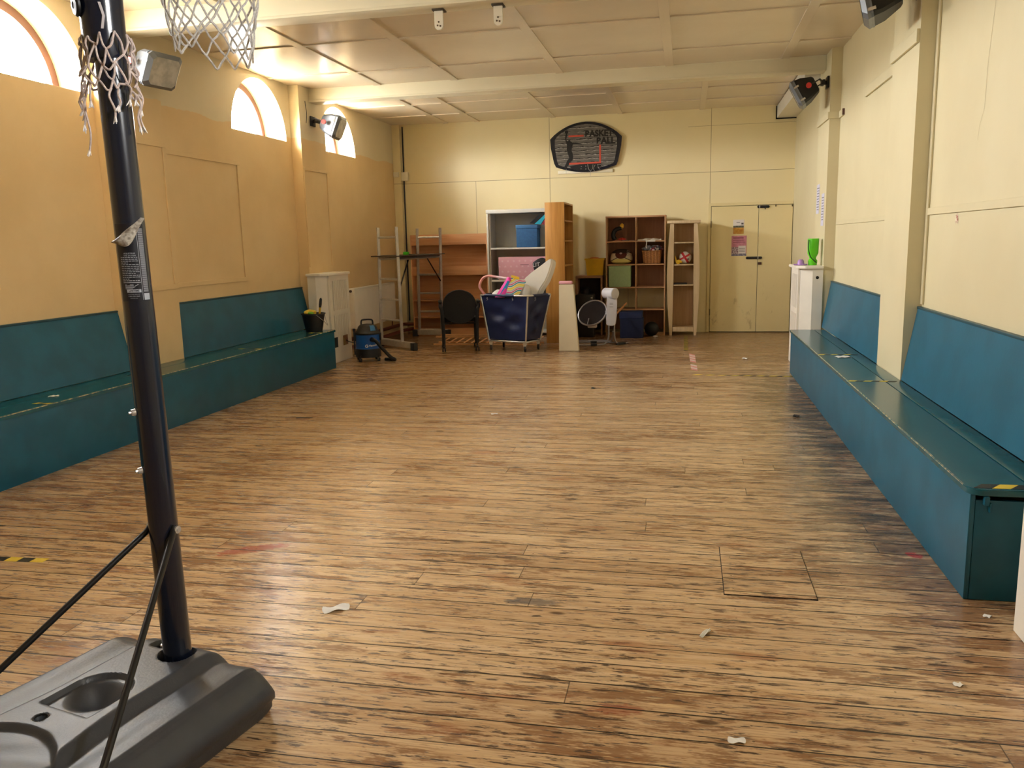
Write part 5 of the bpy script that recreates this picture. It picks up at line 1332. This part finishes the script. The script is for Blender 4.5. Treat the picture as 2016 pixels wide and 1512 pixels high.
def ball():
    m = NT('red_white_ball'); p = m.pos(); x, y, z = m.xyz(p)
    zz = m.math('SUBTRACT', z, .093); q1 = m.math('ADD', m.math('MULTIPLY', x, .8), m.math('MULTIPLY', zz, .5)); q2 = m.math('SUBTRACT', m.math('MULTIPLY', zz, .85), m.math('MULTIPLY', x, .45))
    s = m.math('MAXIMUM', m.math('LESS_THAN', m.math('ABSOLUTE', q1), .016), m.math('LESS_THAN', m.math('ABSOLUTE', m.math('SUBTRACT', q2, .012)), .013))
    dot = m.math('LESS_THAN', m.math('SQRT', m.math('ADD', m.math('POWER', m.math('SUBTRACT', x, .045), 2), m.math('POWER', m.math('ADD', zz, .02), 2))), .014)
    c = m.mix(s, lin((214, 206, 194)), lin((190, 40, 44))); c = m.mix(dot, c, lin((90, 90, 92)))
    m.l(c, m.b.inputs['Base Color']); m.b.inputs['Roughness'].default_value = .45
    b = MB(); b.ell((-.02, 13.0, 1.0915+.093), (.093, .093, .093), 32, 20); one('ball', b, m.m, 'red and white ball on the narrow cream shelf', 'ball')
ball()
t = thing('plastic_toy', 'small yellow toy beside the red and white ball', 'toy', (-.135, 12.92, 1.0915))
b = blob((-.112, 12.91, 1.126), (.05, .02, .028), 41, .45); build('toy_body', b, M_yellow, t)
b = MB(); b.tube([(-.15, 12.91, 1.125), (-.160, 12.91, 1.175), (-.17, 12.91, 1.215)], [.014, .01, .004], 8); build('toy_tail', b, M_yellow, t)
b = MB(); b.box(-.188, .015, 12.90, 13.1, .783, .803, .003); one('dark_tray', b, M_black, 'flat dark tray on the third shelf of the narrow cream shelf', 'tray')
b = blob((-.45, 12.66, .012), (.035, .02, .011), 51, .3); one('paper_scrap', b, pm('scrap_white', (226, 222, 214), .8), 'white scrap on the floor in front of the black ball', 'scrap')

# ------------------------------------------------------------------ basketball backboard on the wall
def wallboard():
    Y = YB-.045; cx, cz = -1.572, 2.93
    t = thing('wall_backboard', 'rounded black and grey backboard reading BASKET BALL on the back wall', 'backboard', (cx, Y, 2.54))
    # outline: arched top, straight tapering sides, shallow curved bottom
    def outline(k, dz=0):
        P = []
        for i in range(17):
            u = -1+2*i/16; P.append((.565*k*u, (.135+.245*(1-u*u)**.9)*k+dz))
        P += [(.555*k, .0), (.505*k, -.235*k), (.475*k, -.295*k)]
        for i in range(1, 16):
            u = 1-2*i/16; P.append((.475*k*u, -(.295+.09*(1-u*u))*k))
        P += [(-.475*k, -.295*k), (-.505*k, -.235*k), (-.555*k, .0)]
        return P
    b = MB(); b.prism([(cx+x, Y, cz+z) for x, z in outline(1)], (0, .04, 0)); bd = build('board', b, M_blackmetal, t, smooth=False); bd['label'] = 'black board rim'
    m = NT('grey_plank_print'); p = m.pos(); x, y, z = m.xyz(p)
    wv = m.math('ADD', z, m.math('MULTIPLY', m.noise(m.scale(p, 5, 5, 14), 1.6, 3), .05)); f = m.math('FRACT', m.math('MULTIPLY', wv, 17)); n = m.noise(m.scale(p, 3.5, 3, 22), 2.0, 3)
    dk = m.math('MULTIPLY', m.math('LESS_THAN', f, .2), m.math('GREATER_THAN', n, .45)); lt = m.math('MULTIPLY', m.math('GREATER_THAN', f, .86), m.math('GREATER_THAN', n, .42))
    c = m.mix(m.ss(m.noise(m.scale(p, 4, 4, 40), 2, 3), .3, .7), lin((92, 88, 82)), lin((116, 112, 106))); c = m.mix(dk, c, lin((34, 33, 32))); c = m.mix(lt, c, lin((168, 164, 156)))
    m.l(c, m.b.inputs['Base Color']); m.b.inputs['Roughness'].default_value = .35
    face = []
    for x, z in outline(.9):
        face.append((max(-.49, min(.49, x)), z))
    b = MB(); b.prism([(cx+x, Y-.004, cz+z) for x, z in face], (0, .0035, 0)); build('printed_face', b, m.m, t, smooth=False)
    red = pm('board_red', (214, 86, 62), .5); Yf = Y-.0065
    for x0, x1, z0, z1 in ((-.27, -.03, .155, .182), (.212, .24, -.235, .02), (-.275, .24, -.263, -.236)):
        b = MB(); b.box(cx+x0, cx+x1, Yf, Yf+.002, cz+z0, cz+z1); build('target_bar', b, red, t, smooth=False)
    b = MB()
    sil = [(-.30, .225), (-.285, .215), (-.295, .18), (-.305, .12), (-.295, .10), (-.275, .095), (-.272, .115), (-.245, .115), (-.24, .09), (-.225, .085), (-.21, .07), (-.12, .06), (-.06, .045), (-.06, .035), (-.12, .042), (-.2, .045), (-.215, .0), (-.225, -.05), (-.205, -.10), (-.20, -.15), (-.21, -.20), (-.26, -.235), (-.275, -.28), (-.33, -.325), (-.345, -.30), (-.315, -.25), (-.30, -.21), (-.262, -.16), (-.285, -.09), (-.30, -.03), (-.295, .04), (-.315, .09), (-.325, .14), (-.315, .20)]
    b.prism([(cx+x, Yf-.001, cz+z) for x, z in sil], (0, .003, 0)); b.lathe([(.028, 0), (.028, .003)], (cx-.30, Yf+.002, cz+.235), 16, Matrix.Rotation(PI/2, 3, 'X'))
    b.bm.normal_update(); bmesh.ops.triangulate(b.bm, faces=[f for f in b.bm.faces if len(f.verts) > 8], ngon_method='EAR_CLIP'); build('player_silhouette', b, M_black, t, smooth=False)
    for w, x, z, s, sx in (('BASKET', .21, .19, .132, .96), ('BALL', .315, .075, .135, .98)):
        b = MB(); add_text(b, w, s, lambda a, c_, d, x=x, z=z: Vector((cx+x+a, Yf-.0005-d, cz+z+c_)), sx=sx, bold=.006, extrude=.001); build('lettering', b, M_black, t, smooth=False)
    b = MB(); b.prism([(cx+x, Y-.012, cz+z) for x, z in ((-.26, -.29), (-.1, -.262), (.24, -.262), (.26, -.30), (.12, -.352), (-.1, -.358), (-.22, -.33))], (0, .0075, 0)); mp = build('rim_mount', b, M_black, t, smooth=False)
    for x, z in ((-.07, -.30), (-.075, -.335), (-.0, -.34), (.0, -.295)):
        b = MB(); b.lathe([(.009, 0), (.007, .004)], (cx+x, Y-.012, cz+z), 10, Matrix.Rotation(PI/2, 3, 'X')); build('bolt', b, M_chrome, mp)
    for P in ([(.03, -.27), (.045, -.34), (.075, -.37), (.105, -.34), (.115, -.275)], [(.15, -.28), (.125, -.34), (.15, -.39), (.185, -.385)], [(.19, -.275), (.20, -.33), (.23, -.36)], [(-.31, -.33), (-.312, -.40)], [(.072, -.37), (.07, -.45)], [(.18, -.28), (.24, -.285), (.25, -.30)]):
        b = MB(); b.tube(smoothpath([(cx+x, Y-.018, cz+z) for x, z in P], 5), .0028, 5); build('torn_net_cord', b, pm('old_cord2', (186, 180, 172), .85), t)
    b = MB(); b.box(cx-.45, cx+.42, YB-.02, YB-.001, cz-.40, cz-.35, .002); build('wall_batten', b, M_beam, t)
wallboard()

# ------------------------------------------------------------------ notices
def poster(name, x0, x1, z0, z1, bands, lb, Y=YB-.0325):
    t = None
    b = MB(); b.box(x0, x1, Y, Y+.0012, z0, z1); t = build(name, b, bands[0][1], smooth=False)
    tag(t, lb, 'poster')
    for k, (f, mt) in enumerate(bands[1:]):
        fx0, fx1, fz0, fz1 = f; b = MB(); b.box(x0+(x1-x0)*fx0, x0+(x1-x0)*fx1, Y-.0006*(k+1), Y-.0006*k-.0001, z0+(z1-z0)*fz0, z0+(z1-z0)*fz1)
        build('printed_area', b, mt, t, smooth=False)
    return t
P_w = pm('paper_white', (226, 218, 214), .7, var=.02); P_or = pm('print_orange', (196, 130, 52), .7, var=.15, vscale=30, rgb2=(206, 160, 70)); P_dk = pm('print_dark', (60, 58, 50), .7, vscale=40, rgb2=(110, 110, 96)); P_pk = pm('print_pink', (208, 136, 152), .7, var=.1, vscale=20); P_gr = pm('print_greyblue', (110, 108, 128), .7, vscale=40, rgb2=(176, 164, 176)); P_ds = pm('print_photo', (110, 76, 92), .7, vscale=45, rgb2=(200, 186, 190)); P_ink = pm('print_ink', (92, 86, 88), .7)
poster('poster', .698, .862, 1.525, 1.74, [(None, P_w), ((.02, .98, .0, .56), P_or), ((.02, .98, .44, .58), P_dk), ((.74, .94, .66, .78), P_ink), ((.3, .62, .8, .83), P_ink)], 'white and orange notice, upper one of two on the double door')
poster('poster', .680, .905, 1.188, 1.498, [(None, P_pk), ((.0, 1.0, .0, .12), P_gr), ((.02, .48, .1, .44), P_ds), ((.46, .95, .12, .50), P_w), ((.1, .8, .86, .92), pm('print_plum', (150, 80, 104), .7)), ((.1, .9, .66, .69), pm('print_plum', (150, 80, 104), .7)), ((.1, .85, .76, .79), pm('print_plum', (150, 80, 104), .7)), ((.5, .9, .36, .38), P_ink), ((.5, .9, .28, .30), P_ink), ((.5, .9, .2, .22), P_ink)], 'pink notice, lower one of two on the double door')
for ya, yb, z0, z1, lb in ((10.05, 10.25, 1.72, 2.05, 'white paper pinned on the far right pilaster, upper of two'), (9.70, 9.88, 1.58, 1.93, 'thin printed paper on the far right pilaster, lower of two')):
    b = MB(); b.box(XR-PR-.0022, XR-PR-.0008, ya, yb, z0, z1); o = build('wall_notice', b, pm('paper_lilac', (204, 200, 214), .7, var=.03), smooth=False); tag(o, lb, 'notice')
    b = MB()
    for k in range(9): b.box(XR-PR-.0030, XR-PR-.0023, ya+.02, yb-.02-.01*(k % 3), z1-.04-.03*k-.008, z1-.04-.03*k)
    build('printed_lines', b, P_ink, o, smooth=False)
# things on the right radiator cover
t = thing('toy_carrier', 'bright green plastic carrier on top of the far right radiator cover', 'carrier', (1.37, 9.72, 1.151))
M_gr = pm('lime_plastic', (96, 206, 24), .4)
b = MB(); b.lathe([(.045, 0), (.05, .05), (.034, .075), (.038, .09), (.058, .13), (.060, .29), (.056, .292), (.052, .13)], (1.375, 9.72, 1.151), 20); build('body', b, M_gr, t)
b = MB(); b.tube(smoothpath([(1.322, 9.68, 1.43), (1.318, 9.66, 1.34), (1.34, 9.655, 1.25), (1.385, 9.665, 1.20), (1.41, 9.68, 1.18)], 6), .005, 6); build('cord', b, M_black, t)
b = MB(); b.lathe([(.034, 0), (.04, .012), (.033, .05), (.02, .065)], (1.25, 9.72, 1.151), 18); b.obox((1.22, 9.72, 1.16), (.09, .03, .016), Matrix.Identity(3), .004); b.obox((1.29, 9.70, 1.16), (.06, .025, .016), Matrix.Rotation(.4, 3, 'Z'), .004)
one('purple_toy', b, pm('lilac_plastic', (182, 140, 208), .4), 'small lilac toy beside the green carrier on the radiator cover', 'toy')

# ------------------------------------------------------------------ tapes, hatch and scraps on the floor
def floor_tape(p0, p1, w, n, mats, lb, lean=.3, skip=()):
    b = MB(); stripes(b, p0, p1, w, .0006, n, lean=lean, skip=skip); o = one('floor_tape', b, mats, lb, 'tape', smooth=False); return o
floor_tape((-3.53, 3.217), (-3.045, 3.245), .05, 7, [M_tapeY, M_tapeK], 'yellow and black striped tape on the floor at the left edge', 0)
floor_tape((.10, 9.10), (1.105, 9.055), .035, 15, [M_tapeY, M_tapeK], 'yellow and black tape line across the floor to the right bench', .6, (1, 3))
floor_tape((.005, 12.80), (.01, 11.08), .055, 26, [pm('dull_yellow_tape', (190, 164, 60), .6), pm('worn_black_tape', (60, 52, 40), .6)], 'worn yellow and black tape running away in front of the narrow shelf', .4)
M_tw = pm('tape_white', (222, 206, 200), .6); M_tr = pm('tape_red', (204, 116, 104), .6, vscale=60, rgb2=(216, 160, 150))
floor_tape((.085, 10.75), (.105, 9.42), .07, 13, [M_tr, M_tw], 'red and white striped tape on the floor near the back', .8, (7, 8))
b = MB(); b.box(.172, .548, 3.352, 3.905, .0004, .0016); o = build('hatch_gap', b, M_dark, smooth=False)
tag(o, 'square access hatch cut into the floorboards at right', 'hatch'); o.name = 'floor_hatch'
b = MB(); b.box(.1752, .5448, 3.357, 3.9018, .0017, .0040); build('hatch_boards', b, M_floor, o, smooth=False)
M_scr = pm('scrap_white', (226, 222, 214), .8); M_scp = pm('scrap_paper', (246, 244, 238), .7, var=.02); M_scd = pm('scrap_dark', (30, 26, 24), .8)
def scrap(x, y, L, w, rz, m, lb, fold=.006, seed=0):
    r = random.Random(seed+int(x*1000)); k1, k2 = r.uniform(-.3, .3), r.uniform(.6, 1.3)
    Mz = Matrix.Rotation(rz, 3, 'Z')
    def fn(u, v):
        q = Vector(((u-.5)*L*(1-.25*abs(v-.5)*k2), (v-.5)*w*(1+.12*math.sin(u*5+k1)), .0012+fold*(.5+.5*math.sin(u*7+v*4+k1*9))))
        return Vector((x, y, 0))+Mz @ q
    b = MB(); b.sheet(fn, 10, 5, .0012); one('paper_scrap' if m is not M_scd else 'debris', b, m, lb, 'scrap')
scrap(-1.40, 2.96, .115, .05, .55, M_scp, 'crumpled white paper scrap on the floorboards right of the plastic base', .012)
scrap(.088, 2.985, .018, .075, -.45, M_scp, 'thin rolled white paper strip on the floor below the hatch', .008)
scrap(.165, 2.31, .055, .025, .1, M_scp, 'small white printed scrap at the bottom of the picture')
scrap(.90, 2.75, .03, .022, .4, M_scp, 'tiny white scrap on the floor left of the near radiator cover')
scrap(1.165, 3.30, .03, .02, .4, M_scp, 'white crumb on the floor by the near end of the right bench', .008)
scrap(-3.27, 6.52, .16, .03, .1, M_scd, 'dark splintered hole in the floorboards in front of the left bench', .001)
scrap(.905, 6.98, .05, .045, .2, M_scd, 'small dark object on the floor near the right bench', .015)
scrap(-.905, 8.17, .05, .06, .2, M_scd, 'small dark crumb on the floor at mid room', .006)
scrap(.72, 10.35, .06, .07, .3, M_scp, 'crumpled white scrap on the floor near the far end of the right bench', .012)
scrap(-1.63, 6.85, .06, .03, .3, M_scp, 'small white scrap on the floor in the middle of the room', .003)

def bench_scrap(x, y, L, w, rz, lb):
    b = MB(); Mz = Matrix.Rotation(rz, 3, 'Z')
    b.sheet(lambda u, v: Vector((x, y, ZS+.0022))+Mz @ Vector(((u-.5)*L*(1-.2*v), (v-.5)*w, .004*math.sin(u*6+v*3)**2)), 8, 4, .001)
    one('paper_scrap', b, M_scp, lb, 'scrap')
bench_scrap(1.285, 7.20, .12, .09, .3, 'white paper scrap on the right bench seat in front of the near pilaster')
bench_scrap(-4.40, 4.95, .07, .05, .4, 'white paper scrap on the left bench seat at the left edge')
# chipped plaster and a hairline crack in the right wall
wr = bpy.data.objects['wall_right']
b = MB(); b.sheet(lambda u, v: Vector((XR-.0012, 5.41+.05*u, 1.535+.05*v-.01*math.sin(u*9))), 6, 4); build('plaster_chip', b, pm('bare_brick', (150, 66, 38), .9, vscale=60, rgb2=(236, 226, 200)), wr, smooth=False)
b = MB(); CR = [(5.02, 2.83), (5.035, 2.66), (5.085, 2.37), (5.09, 2.14), (5.15, 2.06), (5.165, 1.98)]
for i in range(len(CR)-1):
    (ya, za), (yb_, zb_) = CR[i], CR[i+1]; b.face([b.bm.verts.new((XR-.0008, y, z)) for y, z in ((ya-.0012, za), (ya+.0012, za), (yb_+.0012, zb_), (yb_-.0012, zb_))])
build('hairline_crack', b, pm('crack_shade', (172, 156, 116), .9), wr, smooth=False)
